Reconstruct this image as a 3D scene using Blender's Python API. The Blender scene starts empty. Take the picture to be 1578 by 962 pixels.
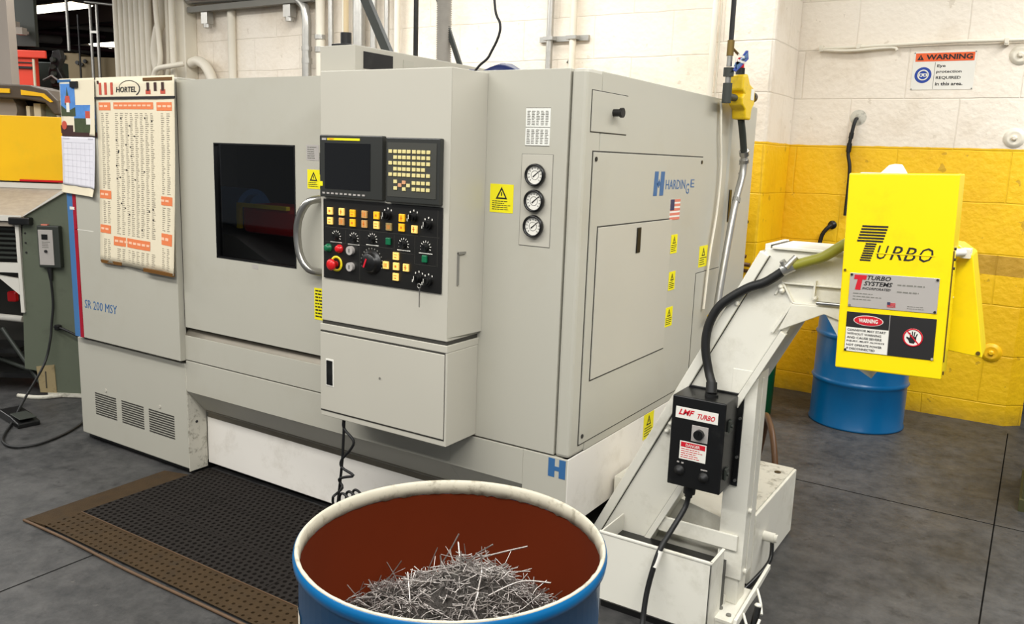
import bpy, bmesh, math, random
from mathutils import Matrix, Vector
random.seed(7)
S = bpy.context.scene
COL = S.collection

# ------------------------------------------------------------------ camera
def cam_axes(yaw, pit, rol):
    cy, sy, cp, sp = math.cos(yaw), math.sin(yaw), math.cos(pit), math.sin(pit)
    fw = Vector((-sy*cp, cy*cp, -sp)); rt = Vector((cy, sy, 0)); up = rt.cross(fw)
    c, s = math.cos(rol), math.sin(rol)
    return rt*c+up*s, up*c-rt*s, fw
YAW = math.radians(32.22)
rt, up, fw = cam_axes(YAW, math.radians(10.53), math.radians(2.01))
cam = bpy.data.objects.new('camera', bpy.data.cameras.new('camera'))
COL.objects.link(cam)
cam.matrix_world = Matrix(((rt.x, up.x, -fw.x, 0), (rt.y, up.y, -fw.y, 0), (rt.z, up.z, -fw.z, 1.62), (0, 0, 0, 1)))
cam.data.sensor_width = 36; cam.data.lens = 36*1286.8/1578; cam.data.clip_end = 200; cam.data.clip_start = .05
S.camera = cam

# ------------------------------------------------------------------ world, lights, exposure
S.view_settings.view_transform = 'Standard'; S.view_settings.look = 'None'
S.view_settings.gamma = 1; S.view_settings.use_curve_mapping = False
S.view_settings.exposure = 0.30
w = bpy.data.worlds.new('hall_air'); S.world = w; w.use_nodes = True
w.node_tree.nodes['Background'].inputs[0].default_value = (.9, .95, 1, 1)
w.node_tree.nodes['Background'].inputs[1].default_value = .28
def area(name, loc, sx, sy, power, col=(1, .985, .95), rz=0, aim=None):
    l = bpy.data.lights.new(name, 'AREA'); l.shape = 'RECTANGLE'; l.size = sx; l.size_y = sy; l.energy = power; l.color = col
    o = bpy.data.objects.new(name, l); COL.objects.link(o); o.location = loc
    if aim: o.rotation_euler = (Vector(aim)-Vector(loc)).to_track_quat('-Z', 'Y').to_euler()
    else: o.rotation_euler = (0, 0, rz)
    return o
area('aisle_light', (-2.2, .4, 3.6), 7, .5, 190)
area('aisle_light_far', (-.8, -1.6, 3.6), 8, .6, 190)
area('passage_light', (1.0, 3.6, 3.6), .5, 6, 215)
area('bay_light', (-3.6, 4.9, 3.62), 4.5, .3, 95)
area('left_bay_light', (-8.2, 1.2, 3.6), 5, .5, 120)
area('hall_fill', (-11.0, 3.4, 3.7), 3, 3, 150)  # added fill without a fixture, brightens the dark far hall
area('wall_bay_fill', (-6.6, 4.2, 3.6), 3.5, .4, 60)  # unseen fill added to lift the dark upper wall
pl_ = bpy.data.lights.new('chamber_fill', 'POINT'); pl_.energy = 5; pl_.shadow_soft_size = .04  # added light inside the chamber, brightens what the window shows
po_ = bpy.data.objects.new('chamber_fill', pl_); COL.objects.link(po_); po_.location = (-2.3, 3.0, 1.8)

# ------------------------------------------------------------------ materials
def lin(c):
    return tuple(((v/255)/12.92 if v/255 <= .04045 else ((v/255+.055)/1.055)**2.4) for v in c)+(1,)
MATS = {}
def mat(name, col, rough=.5, metal=0., var=.08, scale=6., bump=0., bscale=60., spec=.5, dirt=None, dscale=3., damt=.3, emit=0.):
    m = bpy.data.materials.new(name); m.use_nodes = True; nt = m.node_tree; b = nt.nodes['Principled BSDF']
    b.inputs['Roughness'].default_value = rough; b.inputs['Metallic'].default_value = metal
    b.inputs['Specular IOR Level'].default_value = spec
    c = lin(col)
    tc = nt.nodes.new('ShaderNodeNewGeometry')
    n = nt.nodes.new('ShaderNodeTexNoise'); n.inputs['Scale'].default_value = scale; n.inputs['Detail'].default_value = 5
    nt.links.new(tc.outputs['Position'], n.inputs['Vector'])
    r = nt.nodes.new('ShaderNodeMix'); r.data_type = 'RGBA'
    r.inputs['A'].default_value = tuple(v*(1-var) for v in c[:3])+(1,)
    r.inputs['B'].default_value = tuple(min(1, v*(1+var)) for v in c[:3])+(1,)
    nt.links.new(n.outputs['Fac'], r.inputs['Factor'])
    out = r.outputs['Result']
    if dirt:
        n2 = nt.nodes.new('ShaderNodeTexNoise'); n2.inputs['Scale'].default_value = dscale; n2.inputs['Detail'].default_value = 8
        n2.inputs['Roughness'].default_value = .7
        nt.links.new(tc.outputs['Position'], n2.inputs['Vector'])
        mr = nt.nodes.new('ShaderNodeMapRange'); mr.inputs[1].default_value = .52; mr.inputs[2].default_value = .7
        mr.inputs[3].default_value = 0; mr.inputs[4].default_value = damt
        nt.links.new(n2.outputs['Fac'], mr.inputs[0])
        r2 = nt.nodes.new('ShaderNodeMix'); r2.data_type = 'RGBA'; r2.inputs['B'].default_value = lin(dirt)
        nt.links.new(out, r2.inputs['A']); nt.links.new(mr.outputs[0], r2.inputs['Factor']); out = r2.outputs['Result']
    nt.links.new(out, b.inputs['Base Color'])
    if bump:
        nb = nt.nodes.new('ShaderNodeTexNoise'); nb.inputs['Scale'].default_value = bscale; nb.inputs['Detail'].default_value = 6
        nt.links.new(tc.outputs['Position'], nb.inputs['Vector'])
        bp = nt.nodes.new('ShaderNodeBump'); bp.inputs['Strength'].default_value = bump; bp.inputs['Distance'].default_value = .01
        nt.links.new(nb.outputs['Fac'], bp.inputs['Height']); nt.links.new(bp.outputs[0], b.inputs['Normal'])
    if emit:
        b.inputs['Emission Color'].default_value = c; b.inputs['Emission Strength'].default_value = emit
    MATS[name] = m
    return m
M_paint = mat('machine_paint', (177, 174, 161), .42, var=.03, scale=2, dirt=(160, 152, 132), dscale=1.6, damt=.25)
M_paint2 = mat('console_paint', (182, 178, 165), .42, var=.03, scale=3)
M_base = mat('base_white', (232, 227, 218), .45, var=.04, scale=3, dirt=(170, 160, 140), dscale=5, damt=.35)
M_chip = mat('chipped_white', (198, 194, 180), .6, var=.05, dirt=(110, 104, 88), dscale=22, damt=.9)
M_conv = mat('conveyor_white', (226, 223, 210), .4, var=.03, scale=4, dirt=(165, 158, 135), dscale=6, damt=.35)
M_gapdark = mat('gap_shade_and_dark_parts', (52, 50, 44), .7)  # painted shade of panel gaps, also plain dark parts
M_sill = mat('worn_steel_sill', (118, 112, 100), .4, metal=.6, var=.2, scale=15)
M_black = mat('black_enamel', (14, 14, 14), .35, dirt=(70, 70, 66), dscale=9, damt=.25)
M_rub = mat('black_rubber', (16, 16, 16), .55)
M_bez = mat('screen_bezel', (42, 43, 40), .4)
M_bez2 = mat('keypad_face', (58, 58, 52), .5)
M_scr = mat('dark_screen', (8, 8, 9), .12)
M_pan = mat('black_button_panel', (20, 19, 17), .4)
M_key = mat('cream_key', (214, 200, 138), .5)
M_keyo = mat('pinkish_key', (206, 150, 110), .5)
M_btn = mat('lit_amber_button', (250, 205, 110), .4, emit=.25)
M_btny = mat('yellow_button', (245, 180, 30), .4, emit=.2)
M_btnr = mat('amber_legend', (225, 120, 30), .5)
M_red = mat('red_plastic', (200, 22, 28), .3)
M_grn = mat('green_plastic', (10, 98, 62), .35)
M_yel = mat('yellow_ring', (226, 205, 30), .4)
M_wht = mat('white_print', (225, 222, 212), .5)
M_ink = mat('black_ink', (24, 22, 22), .6)
M_grey = mat('grey_ink', (120, 118, 110), .6)
M_blue = mat('logo_blue', (52, 98, 146), .4)
M_stripeb = mat('stripe_blue', (66, 112, 162), .4)
M_striper = mat('stripe_red', (158, 14, 38), .4)
M_steel = mat('brushed_steel', (170, 168, 162), .28, metal=.9)
M_galv = mat('galvanised_conduit', (176, 174, 168), .35, metal=.7, var=.15, scale=20)
M_cream = mat('cream_painted_pipe', (222, 215, 198), .5)
M_pole = mat('cream_pole', (208, 186, 145), .5)
M_dark = mat('dark_green_steel', (46, 50, 44), .5)
M_guard = mat('guard_yellow', (246, 216, 0), .35, var=.02, dirt=(205, 180, 20), dscale=7, damt=.3)
M_plate = mat('aluminium_plate', (182, 176, 170), .35, metal=.2)
M_stk = mat('sticker_yellow', (232, 220, 20), .45)
M_wstk = mat('sticker_white', (222, 222, 214), .5)
M_dred = mat('label_red', (196, 22, 40), .45)
M_blued = mat('drum_blue', (0, 86, 136), .28, var=.06, dirt=(10, 60, 110), dscale=4, damt=.3)
M_drumin = mat('drum_inside_oxide', (84, 26, 0), .75, var=.12, scale=5, spec=.15)
M_rim = mat('worn_drum_rim', (176, 170, 152), .5, dirt=(112, 106, 88), dscale=35, damt=.8)
M_label = mat('old_drum_label', (205, 196, 180), .6, dirt=(120, 100, 80), dscale=20, damt=.5)
M_swarf = mat('steel_swarf', (158, 152, 147), .35, metal=.85, var=.5, scale=90)
M_swarf2 = mat('swarf_heap', (64, 60, 56), .5, metal=.6, var=.6, scale=120, bump=1, bscale=180)
M_grnd = mat('drum_green', (4, 74, 36), .4)
M_mat = mat('rubber_mat_black', (29, 25, 22), .8, spec=.2, var=.2, scale=12, bump=.3, bscale=200)
M_matb = mat('rubber_mat_worn_border', (58, 44, 26), .8, spec=.2, var=.3, scale=18, dirt=(50, 42, 32), dscale=10, damt=.6, bump=.3, bscale=150)
M_mated = mat('rubber_mat_edge', (84, 62, 40), .7, var=.3, scale=20)
M_paper = mat('chart_paper', (222, 211, 184), .7, var=.04)
M_paperw = mat('calendar_paper', (216, 214, 220), .7)
M_orng = mat('chart_orange', (222, 122, 72), .7)
M_brown = mat('brown_tape', (104, 68, 20), .5)
M_sky = mat('photo_sky_blue', (76, 130, 196), .5, var=.3, scale=30)
M_photog = mat('photo_dark_green', (62, 72, 44), .5, var=.4, scale=40)
M_photor = mat('photo_red_roof', (190, 78, 58), .5)
M_photod = mat('photo_dark_band', (60, 34, 30), .5)
M_mach = mat('grey_green_paint', (92, 98, 82), .5, var=.08, dirt=(60, 62, 50), dscale=6, damt=.4)
M_ysheet = mat('neighbour_yellow', (240, 186, 0), .45, var=.03, dirt=(226, 182, 20), dscale=9, damt=.4)
M_tray = mat('tray_scuffed', (150, 140, 126), .5, var=.3, scale=25)
M_wbar = mat('white_bar', (210, 206, 196), .4)
M_orange = mat('orange_red_paint', (232, 66, 40), .5, var=.05)
M_tan = mat('tan_cabinet', (124, 108, 76), .6)
M_colm = mat('column_grey', (150, 140, 130), .7)
M_ceil = mat('ceiling_dark', (48, 34, 30), .9, var=.3, scale=2)
M_maroon = mat('maroon_pipe', (74, 42, 48), .6, var=.2)
M_tube = mat('lamp_tube', (255, 246, 225), .5, emit=5)
M_or2 = mat('safety_orange', (228, 92, 34), .5)
M_bsign = mat('sign_blue', (22, 60, 150), .5)
M_vyel = mat('valve_yellow', (220, 184, 8), .4, dirt=(120, 100, 20), dscale=30, damt=.4)
M_brass = mat('brass', (120, 98, 50), .4, metal=.6)
M_bag = mat('navy_bag', (32, 42, 84), .5)
M_flag = mat('flag_red', (206, 120, 100), .6)
M_navy = mat('flag_navy', (50, 50, 84), .6)
M_hoseg = mat('hose_grey', (158, 152, 142), .5, var=.15, scale=30)
M_yclear = mat('yellow_rubber_tube', (140, 138, 44), .45)
M_bhose = mat('brown_hose', (84, 54, 24), .5)
M_wood = mat('worn_label_board', (150, 134, 98), .7, dirt=(70, 54, 36), dscale=14, damt=.7)

def glass_mat():
    m = bpy.data.materials.new('smoked_window'); m.use_nodes = True; nt = m.node_tree
    nt.nodes.remove(nt.nodes['Principled BSDF'])
    t = nt.nodes.new('ShaderNodeBsdfTransparent'); t.inputs[0].default_value = (.62, .63, .66, 1)
    g = nt.nodes.new('ShaderNodeBsdfGlossy'); g.inputs['Roughness'].default_value = .03; g.inputs[0].default_value = (.55, .55, .55, 1)
    f = nt.nodes.new('ShaderNodeFresnel'); f.inputs[0].default_value = 1.45
    x = nt.nodes.new('ShaderNodeMixShader')
    ge = nt.nodes.new('ShaderNodeNewGeometry'); su = nt.nodes.new('ShaderNodeMath'); su.operation = 'SUBTRACT'; su.inputs[0].default_value = 1
    mu = nt.nodes.new('ShaderNodeMath'); mu.operation = 'MULTIPLY'
    nt.links.new(ge.outputs['Backfacing'], su.inputs[1]); nt.links.new(su.outputs[0], mu.inputs[0]); nt.links.new(f.outputs[0], mu.inputs[1])
    nt.links.new(mu.outputs[0], x.inputs[0]); nt.links.new(t.outputs[0], x.inputs[1]); nt.links.new(g.outputs[0], x.inputs[2])
    nt.links.new(x.outputs[0], nt.nodes['Material Output'].inputs[0])
    return m
M_glass = glass_mat()

def wall_mat():
    m = bpy.data.materials.new('painted_block_wall'); m.use_nodes = True; nt = m.node_tree; N = nt.nodes.new; L = nt.links.new
    b = nt.nodes['Principled BSDF']; b.inputs['Roughness'].default_value = .5
    g = N('ShaderNodeNewGeometry'); sp = N('ShaderNodeSeparateXYZ'); L(g.outputs['Position'], sp.inputs[0])
    def mth(op, a, c=None):
        n = N('ShaderNodeMath'); n.operation = op
        for i, v in enumerate((a, c)):
            if v is None: continue
            if isinstance(v, (int, float)): n.inputs[i].default_value = v
            else: L(v, n.inputs[i])
        return n.outputs[0]
    # along-wall coordinate x+y so the column flanks get courses as well
    u = mth('ADD', sp.outputs[0], mth('MULTIPLY', sp.outputs[1], 1.0))
    cb = N('ShaderNodeCombineXYZ'); L(u, cb.inputs[0]); L(mth('ADD', sp.outputs[2], .18), cb.inputs[1])
    wob = N('ShaderNodeTexNoise'); wob.inputs['Scale'].default_value = 3; L(g.outputs['Position'], wob.inputs['Vector'])
    vm = N('ShaderNodeVectorMath'); vm.operation = 'MULTIPLY_ADD'; vm.inputs[1].default_value = (.02, .02, .02)
    L(wob.outputs['Color'], vm.inputs[0]); L(cb.outputs[0], vm.inputs[2])
    br = N('ShaderNodeTexBrick'); br.inputs['Scale'].default_value = 1; br.inputs['Mortar Size'].default_value = .006
    br.inputs['Mortar Smooth'].default_value = .6; br.inputs['Brick Width'].default_value = .66; br.inputs['Row Height'].default_value = .325
    br.inputs['Color1'].default_value = (1, 1, 1, 1); br.inputs['Color2'].default_value = (.93, .93, .93, 1); br.inputs['Mortar'].default_value = (.72, .7, .66, 1)
    L(vm.outputs[0], br.inputs['Vector'])
    ns = N('ShaderNodeTexNoise'); ns.inputs['Scale'].default_value = 1.7; ns.inputs['Detail'].default_value = 8; L(g.outputs['Position'], ns.inputs['Vector'])
    def mix(f, a, c, blend='MIX'):
        n = N('ShaderNodeMix'); n.data_type = 'RGBA'; n.blend_type = blend
        if isinstance(f, (int, float)): n.inputs['Factor'].default_value = f
        else: L(f, n.inputs['Factor'])
        for k, v in (('A', a), ('B', c)):
            if isinstance(v, tuple): n.inputs[k].default_value = v
            else: L(v, n.inputs[k])
        return n.outputs['Result']
    white = mix(ns.outputs['Fac'], lin((226, 214, 196)), lin((244, 236, 222)))
    yel = mix(ns.outputs['Fac'], lin((232, 176, 0)), lin((250, 206, 8)))
    n3 = N('ShaderNodeTexNoise'); n3.inputs['Scale'].default_value = 14; n3.inputs['Detail'].default_value = 6; L(g.outputs['Position'], n3.inputs['Vector'])
    scuff = mth('GREATER_THAN', n3.outputs['Fac'], .68)
    yel = mix(mth('MULTIPLY', scuff, .55), yel, lin((170, 130, 30)))
    edge = mth('ADD', 1.768, mth('MULTIPLY', n3.outputs['Fac'], .014))
    sc2 = mth('GREATER_THAN', n3.outputs['Fac'], .70); white = mix(mth('MULTIPLY', sc2, .4), white, lin((186, 172, 150)))
    n4 = N('ShaderNodeTexNoise'); n4.inputs['Scale'].default_value = 3.2; n4.inputs['Detail'].default_value = 9; n4.inputs['Roughness'].default_value = .65; L(g.outputs['Position'], n4.inputs['Vector'])
    m4 = N('ShaderNodeMapRange'); m4.inputs[1].default_value = .5; m4.inputs[2].default_value = .72; m4.inputs[4].default_value = .5; L(n4.outputs['Fac'], m4.inputs[0])
    white = mix(m4.outputs[0], white, lin((206, 190, 166))); yel = mix(m4.outputs[0], yel, lin((214, 158, 0)))
    isy = mth('LESS_THAN', sp.outputs[2], edge)
    isfar = mth('GREATER_THAN', sp.outputs[0], -6.0)
    base = mix(mth('MULTIPLY', isy, isfar), white, yel)
    # bare strip where old tape was
    a = mth('MULTIPLY', mth('GREATER_THAN', sp.outputs[0], -.46), mth('LESS_THAN', sp.outputs[0], -.07))
    zz = mth('ADD', sp.outputs[2], mth('MULTIPLY', sp.outputs[0], .02))
    a = mth('MULTIPLY', a, mth('MULTIPLY', mth('GREATER_THAN', zz, .975), mth('LESS_THAN', zz, 1.10)))
    bare = mix(n3.outputs['Fac'], lin((150, 110, 10)), lin((210, 165, 60)))
    base = mix(mth('MULTIPLY', a, .9), base, bare)
    # grime with its own shape near the floor
    low = N('ShaderNodeMapRange'); low.inputs[1].default_value = .12; low.inputs[2].default_value = 0; L(sp.outputs[2], low.inputs[0])
    base = mix(mth('MULTIPLY', low.outputs[0], mth('MULTIPLY', n3.outputs['Fac'], .8)), base, lin((110, 96, 50)))
    base = mix(.30, base, br.outputs['Color'], 'MULTIPLY')
    L(base, b.inputs['Base Color'])
    bp = N('ShaderNodeBump'); bp.inputs['Strength'].default_value = .5; bp.inputs['Distance'].default_value = .008
    nb = N('ShaderNodeTexNoise'); nb.inputs['Scale'].default_value = 26; nb.inputs['Detail'].default_value = 8; L(g.outputs['Position'], nb.inputs['Vector'])
    h = mth('ADD', mth('MULTIPLY', br.outputs['Fac'], -1.0), mth('MULTIPLY', nb.outputs['Fac'], 1.3))
    L(h, bp.inputs['Height']); L(bp.outputs[0], b.inputs['Normal'])
    return m
M_wall = wall_mat()

def floor_mat():
    m = bpy.data.materials.new('worn_concrete'); m.use_nodes = True; nt = m.node_tree; N = nt.nodes.new; L = nt.links.new
    b = nt.nodes['Principled BSDF']
    g = N('ShaderNodeNewGeometry')
    def noise(s, d=8, r=.6):
        n = N('ShaderNodeTexNoise'); n.inputs['Scale'].default_value = s; n.inputs['Detail'].default_value = d; n.inputs['Roughness'].default_value = r
        L(g.outputs['Position'], n.inputs['Vector']); return n.outputs['Fac']
    cr = N('ShaderNodeValToRGB'); cr.color_ramp.elements[0].position = .38; cr.color_ramp.elements[0].color = lin((31, 32, 33))
    cr.color_ramp.elements[1].position = .60; cr.color_ramp.elements[1].color = lin((71, 70, 69))
    mf = N('ShaderNodeMath'); mf.operation = 'MULTIPLY_ADD'; mf.inputs[1].default_value = .45; L(noise(2.2, 10, .7), mf.inputs[0])
    mg = N('ShaderNodeMath'); mg.operation = 'MULTIPLY'; mg.inputs[1].default_value = .55; L(noise(13, 10, .75), mg.inputs[0]); L(mg.outputs[0], mf.inputs[2]); L(mf.outputs[0], cr.inputs[0])
    def mix(f, a, c):
        n = N('ShaderNodeMix'); n.data_type = 'RGBA'; L(f, n.inputs['Factor'])
        for k, v in (('A', a), ('B', c)):
            if isinstance(v, tuple): n.inputs[k].default_value = v
            else: L(v, n.inputs[k])
        return n.outputs['Result']
    mr = N('ShaderNodeMapRange'); mr.inputs[1].default_value = .56; mr.inputs[2].default_value = .64; mr.inputs[4].default_value = .7; L(noise(9, 10, .75), mr.inputs[0])
    c = mix(mr.outputs[0], cr.outputs[0], lin((26, 26, 26)))
    mr2 = N('ShaderNodeMapRange'); mr2.inputs[1].default_value = .64; mr2.inputs[2].default_value = .72; mr2.inputs[4].default_value = .6; L(noise(23, 6, .7), mr2.inputs[0])
    c = mix(mr2.outputs[0], c, lin((104, 100, 94)))
    L(c, b.inputs['Base Color'])
    rr = N('ShaderNodeMapRange'); rr.inputs[3].default_value = .38; rr.inputs[4].default_value = .7; L(noise(5), rr.inputs[0]); L(rr.outputs[0], b.inputs['Roughness'])
    bp = N('ShaderNodeBump'); bp.inputs['Strength'].default_value = .35; bp.inputs['Distance'].default_value = .004
    L(noise(30), bp.inputs['Height']); L(bp.outputs[0], b.inputs['Normal'])
    return m
M_floor = floor_mat()

# ------------------------------------------------------------------ mesh helpers
WM = {}           # world matrix of every object made
FRAME = [None]    # optional frame applied to all coordinates
def X(v):
    v = Vector(v); return FRAME[0] @ v if FRAME[0] else v
def thing(name, label, cat, loc, group=None):
    o = bpy.data.objects.new(name, None); COL.objects.link(o); o.empty_display_size = .1
    o.location = X(loc); WM[o.name] = Matrix.Translation(o.location)
    tag(o, label, cat, group); return o
def tag(o, label, cat, group=None):
    o['label'] = label; o['category'] = cat
    if group: o['group'] = group
    return o
def lab(o, label): o['label'] = label; return o
def grp(o, g): o['group'] = g; return o

class G:
    """collects shapes and links them as ONE mesh object"""
    def __init__(s): s.v = []; s.f = []; s.sm = []; s.mi = []; s.m = 0
    def add(s, vs, fs, smooth=False):
        o = len(s.v); s.v += [Vector(a) for a in vs]
        for f in fs: s.f.append([i+o for i in f]); s.sm.append(smooth); s.mi.append(s.m)
        return s
    def box(s, x0, x1, y0, y1, z0, z1):
        v = [(x, y, z) for x in (x0, x1) for y in (y0, y1) for z in (z0, z1)]
        return s.add(v, [(0, 1, 3, 2), (4, 6, 7, 5), (0, 4, 5, 1), (2, 3, 7, 6), (0, 2, 6, 4), (1, 5, 7, 3)])
    def prism(s, pts, ax, a, b, smooth=False):
        def p(u, v, d): return {'y': (u, d, v), 'x': (d, u, v), 'z': (u, v, d)}[ax]
        n = len(pts)
        v = [p(u, w_, a) for u, w_ in pts]+[p(u, w_, b) for u, w_ in pts]
        f = [tuple(range(n)), tuple(range(2*n-1, n-1, -1))]
        s.add(v, f)
        o = len(s.v)-2*n
        for i in range(n): s.f.append([o+i, o+(i+1) % n, o+n+(i+1) % n, o+n+i]); s.sm.append(smooth); s.mi.append(s.m)
        return s
    def rev(s, prof, c, ax=(0, 0, 1), n=32, smooth=True):
        """prof: list of (radius, height along axis)"""
        q = Vector(ax).normalized().to_track_quat('Z', 'Y'); c = Vector(c); vs = []; fs = []
        for r, h in prof:
            for i in range(n):
                t = 2*math.pi*i/n; vs.append(c+q @ Vector((r*math.cos(t), r*math.sin(t), h)))
        for k in range(len(prof)-1):
            for i in range(n): fs.append((k*n+i, k*n+(i+1) % n, (k+1)*n+(i+1) % n, (k+1)*n+i))
        s.add(vs, fs, smooth)
        if prof[0][0] > 1e-4: s.add(vs[:n], [tuple(range(n-1, -1, -1))])
        if prof[-1][0] > 1e-4: s.add(vs[-n:], [tuple(range(n))])
        return s
    def revopen(s, prof, c, ax=(0, 0, 1), n=48):
        q = Vector(ax).normalized().to_track_quat('Z', 'Y'); c = Vector(c); vs = []; fs = []
        for r, h in prof:
            for i in range(n):
                t = 2*math.pi*i/n; vs.append(c+q @ Vector((r*math.cos(t), r*math.sin(t), h)))
        for k in range(len(prof)-1):
            for i in range(n): fs.append((k*n+i, k*n+(i+1) % n, (k+1)*n+(i+1) % n, (k+1)*n+i))
        return s.add(vs, fs, True)
    def cyl(s, a, b, r, n=16, r2=None):
        a = Vector(a); b = Vector(b); return s.rev([(r, 0), (r if r2 is None else r2, (b-a).length)], a, b-a, n)
    def tube(s, pts, r, n=10, sub=6, spline=True):
        P = [Vector(p) for p in pts]
        if spline and len(P) > 2:
            Q = []
            for i in range(len(P)-1):
                p0 = P[max(i-1, 0)]; p1 = P[i]; p2 = P[i+1]; p3 = P[min(i+2, len(P)-1)]
                for k in range(sub):
                    t = k/sub
                    Q.append(.5*((2*p1)+(p2-p0)*t+(2*p0-5*p1+4*p2-p3)*t*t+(3*p1-p0-3*p2+p3)*t**3))
            Q.append(P[-1]); P = Q
        vs = []; fs = []; prev = None
        for i, p in enumerate(P):
            d = (P[min(i+1, len(P)-1)]-P[max(i-1, 0)]).normalized()
            if prev is None:
                a = d.orthogonal().normalized()
            else:
                a = (prev-d*prev.dot(d)).normalized()
            prev = a; bb = d.cross(a); rr = r(i/(len(P)-1)) if callable(r) else r
            for k in range(n):
                t = 2*math.pi*k/n; vs.append(p+(a*math.cos(t)+bb*math.sin(t))*rr)
        for i in range(len(P)-1):
            for k in range(n): fs.append((i*n+k, i*n+(k+1) % n, (i+1)*n+(k+1) % n, (i+1)*n+k))
        s.add(vs, fs, True); m_ = len(P)
        s.add(vs[:n], [tuple(range(n-1, -1, -1))]); s.add(vs[-n:], [tuple(range(n))]); return s
    def done(s, name, m, parent=None, bevel=0., seg=2):
        vs = [X(v) for v in s.v]
        lo = Vector([min(v[i] for v in vs) for i in range(3)]); hi = Vector([max(v[i] for v in vs) for i in range(3)])
        c = (lo+hi)/2; c.z = lo.z
        me = bpy.data.meshes.new(name); me.from_pydata([v-c for v in vs], [], s.f)
        for p, sm in zip(me.polygons, s.sm): p.use_smooth = sm
        for mm in (m if isinstance(m, (list, tuple)) else [m]): me.materials.append(mm)
        for p, k in zip(me.polygons, s.mi): p.material_index = k
        bm = bmesh.new(); bm.from_mesh(me); bmesh.ops.recalc_face_normals(bm, faces=bm.faces); bm.to_mesh(me); bm.free()
        o = bpy.data.objects.new(name, me); COL.objects.link(o)
        return attach(o, c, parent, bevel, seg)
def attach(o, c, parent, bevel=0., seg=2):
    o.location = c; WM[o.name] = Matrix.Translation(c)
    if parent:
        o.parent = parent; o.matrix_parent_inverse = WM[parent.name].inverted()
    if bevel:
        b = o.modifiers.new('bevel', 'BEVEL'); b.width = bevel; b.segments = seg; b.limit_method = 'ANGLE'; b.angle_limit = math.radians(40)
    return o
def box(name, x0, x1, y0, y1, z0, z1, m, parent=None, bevel=.002): return G().box(x0, x1, y0, y1, z0, z1).done(name, m, parent, bevel)
def prism(name, pts, ax, a, b, m, parent=None, bevel=.002): return G().prism(pts, ax, a, b).done(name, m, parent, bevel)
def tube(name, pts, r, m, parent=None, **k): return G().tube(pts, r, **k).done(name, m, parent)
def struct(o): o['kind'] = 'structure'; return o

_fc = {}
def text(name, s, u0, z0, u1, z1, d, m, parent, plane='F', shear=0., th=.0008, rot=0., bold=0.):
    """writing fitted into a rectangle; plane 'F' faces -Y at y=d, plane 'S' faces +X at x=d"""
    cu = bpy.data.curves.new('w', 'FONT'); cu.body = s; cu.size = 1; cu.resolution_u = 2; cu.shear = shear; cu.offset = bold
    cu.extrude = .02; cu.space_line = 1.05
    ob = bpy.data.objects.new('w', cu); COL.objects.link(ob)
    dg = bpy.context.evaluated_depsgraph_get(); me0 = ob.evaluated_get(dg).to_mesh()
    V = [v.co.copy() for v in me0.vertices]; F = [list(p.vertices) for p in me0.polygons]
    ob.evaluated_get(dg).to_mesh_clear(); bpy.data.objects.remove(ob)
    x0 = min(v.x for v in V); x1 = max(v.x for v in V); y0 = min(v.y for v in V); y1 = max(v.y for v in V)
    g = G(); out = []
    cr, sr = math.cos(rot), math.sin(rot)
    for v in V:
        u = u0+(v.x-x0)/(x1-x0)*(u1-u0); z = z0+(v.y-y0)/(y1-y0)*(z1-z0); t = (.02+v.z)/.04*th
        if rot:
            uc, zc = (u0+u1)/2, (z0+z1)/2; du, dz = u-uc, z-zc; u = uc+du*cr-dz*sr; z = zc+du*sr+dz*cr
        out.append((u, d-t, z) if plane == 'F' else (d+t, u, z))
    g.add(out, F); return g.done(name, m, parent)
def R2(plane, d, u0, u1, z0, z1, th, g=None):
    g = g or G()
    if plane == 'F': return g.box(u0, u1, d-th, d, z0, z1)
    return g.box(d, d+th, u0, u1, z0, z1)
def rect(name, plane, d, u0, u1, z0, z1, m, parent, th=.001, bevel=0.): return R2(plane, d, u0, u1, z0, z1, th).done(name, m, parent, bevel)
def ring(g, plane, d, u, z, r0, r1, th, n=28):
    """flat ring or disc facing the viewer of its plane"""
    ax = (0, -1, 0) if plane == 'F' else (1, 0, 0); c = (u, d, z) if plane == 'F' else (d, u, z)
    if r0 <= 0: return g.rev([(r1, 0), (r1, th)], c, ax, n, False)
    return g.revopen([(r0, 0), (r1, 0), (r1, th), (r0, th), (r0, 0)], c, ax, n)
def lines(name, plane, d, u0, u1, z0, z1, rows, m, parent, seed=1, fill=.9, hfrac=.45, words=True, th=.0006):
    """rows of small print too small to read"""
    rn = random.Random(seed); g = G(); h = (z1-z0)/rows
    for k in range(rows):
        z = z1-(k+1)*h+h*.3; u = u0; end = u0+(u1-u0)*rn.uniform(.6, 1)*fill/.9
        while u < end:
            w_ = (rn.uniform(.07, .2) if words else .95)*(u1-u0); e2 = min(u+w_, end, u1)
            if e2-u > .02*(u1-u0): R2(plane, d, u, e2, z, z+h*hfrac, th, g)
            u += w_+.03*(u1-u0)
    return g.done(name, m, parent)
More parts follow.
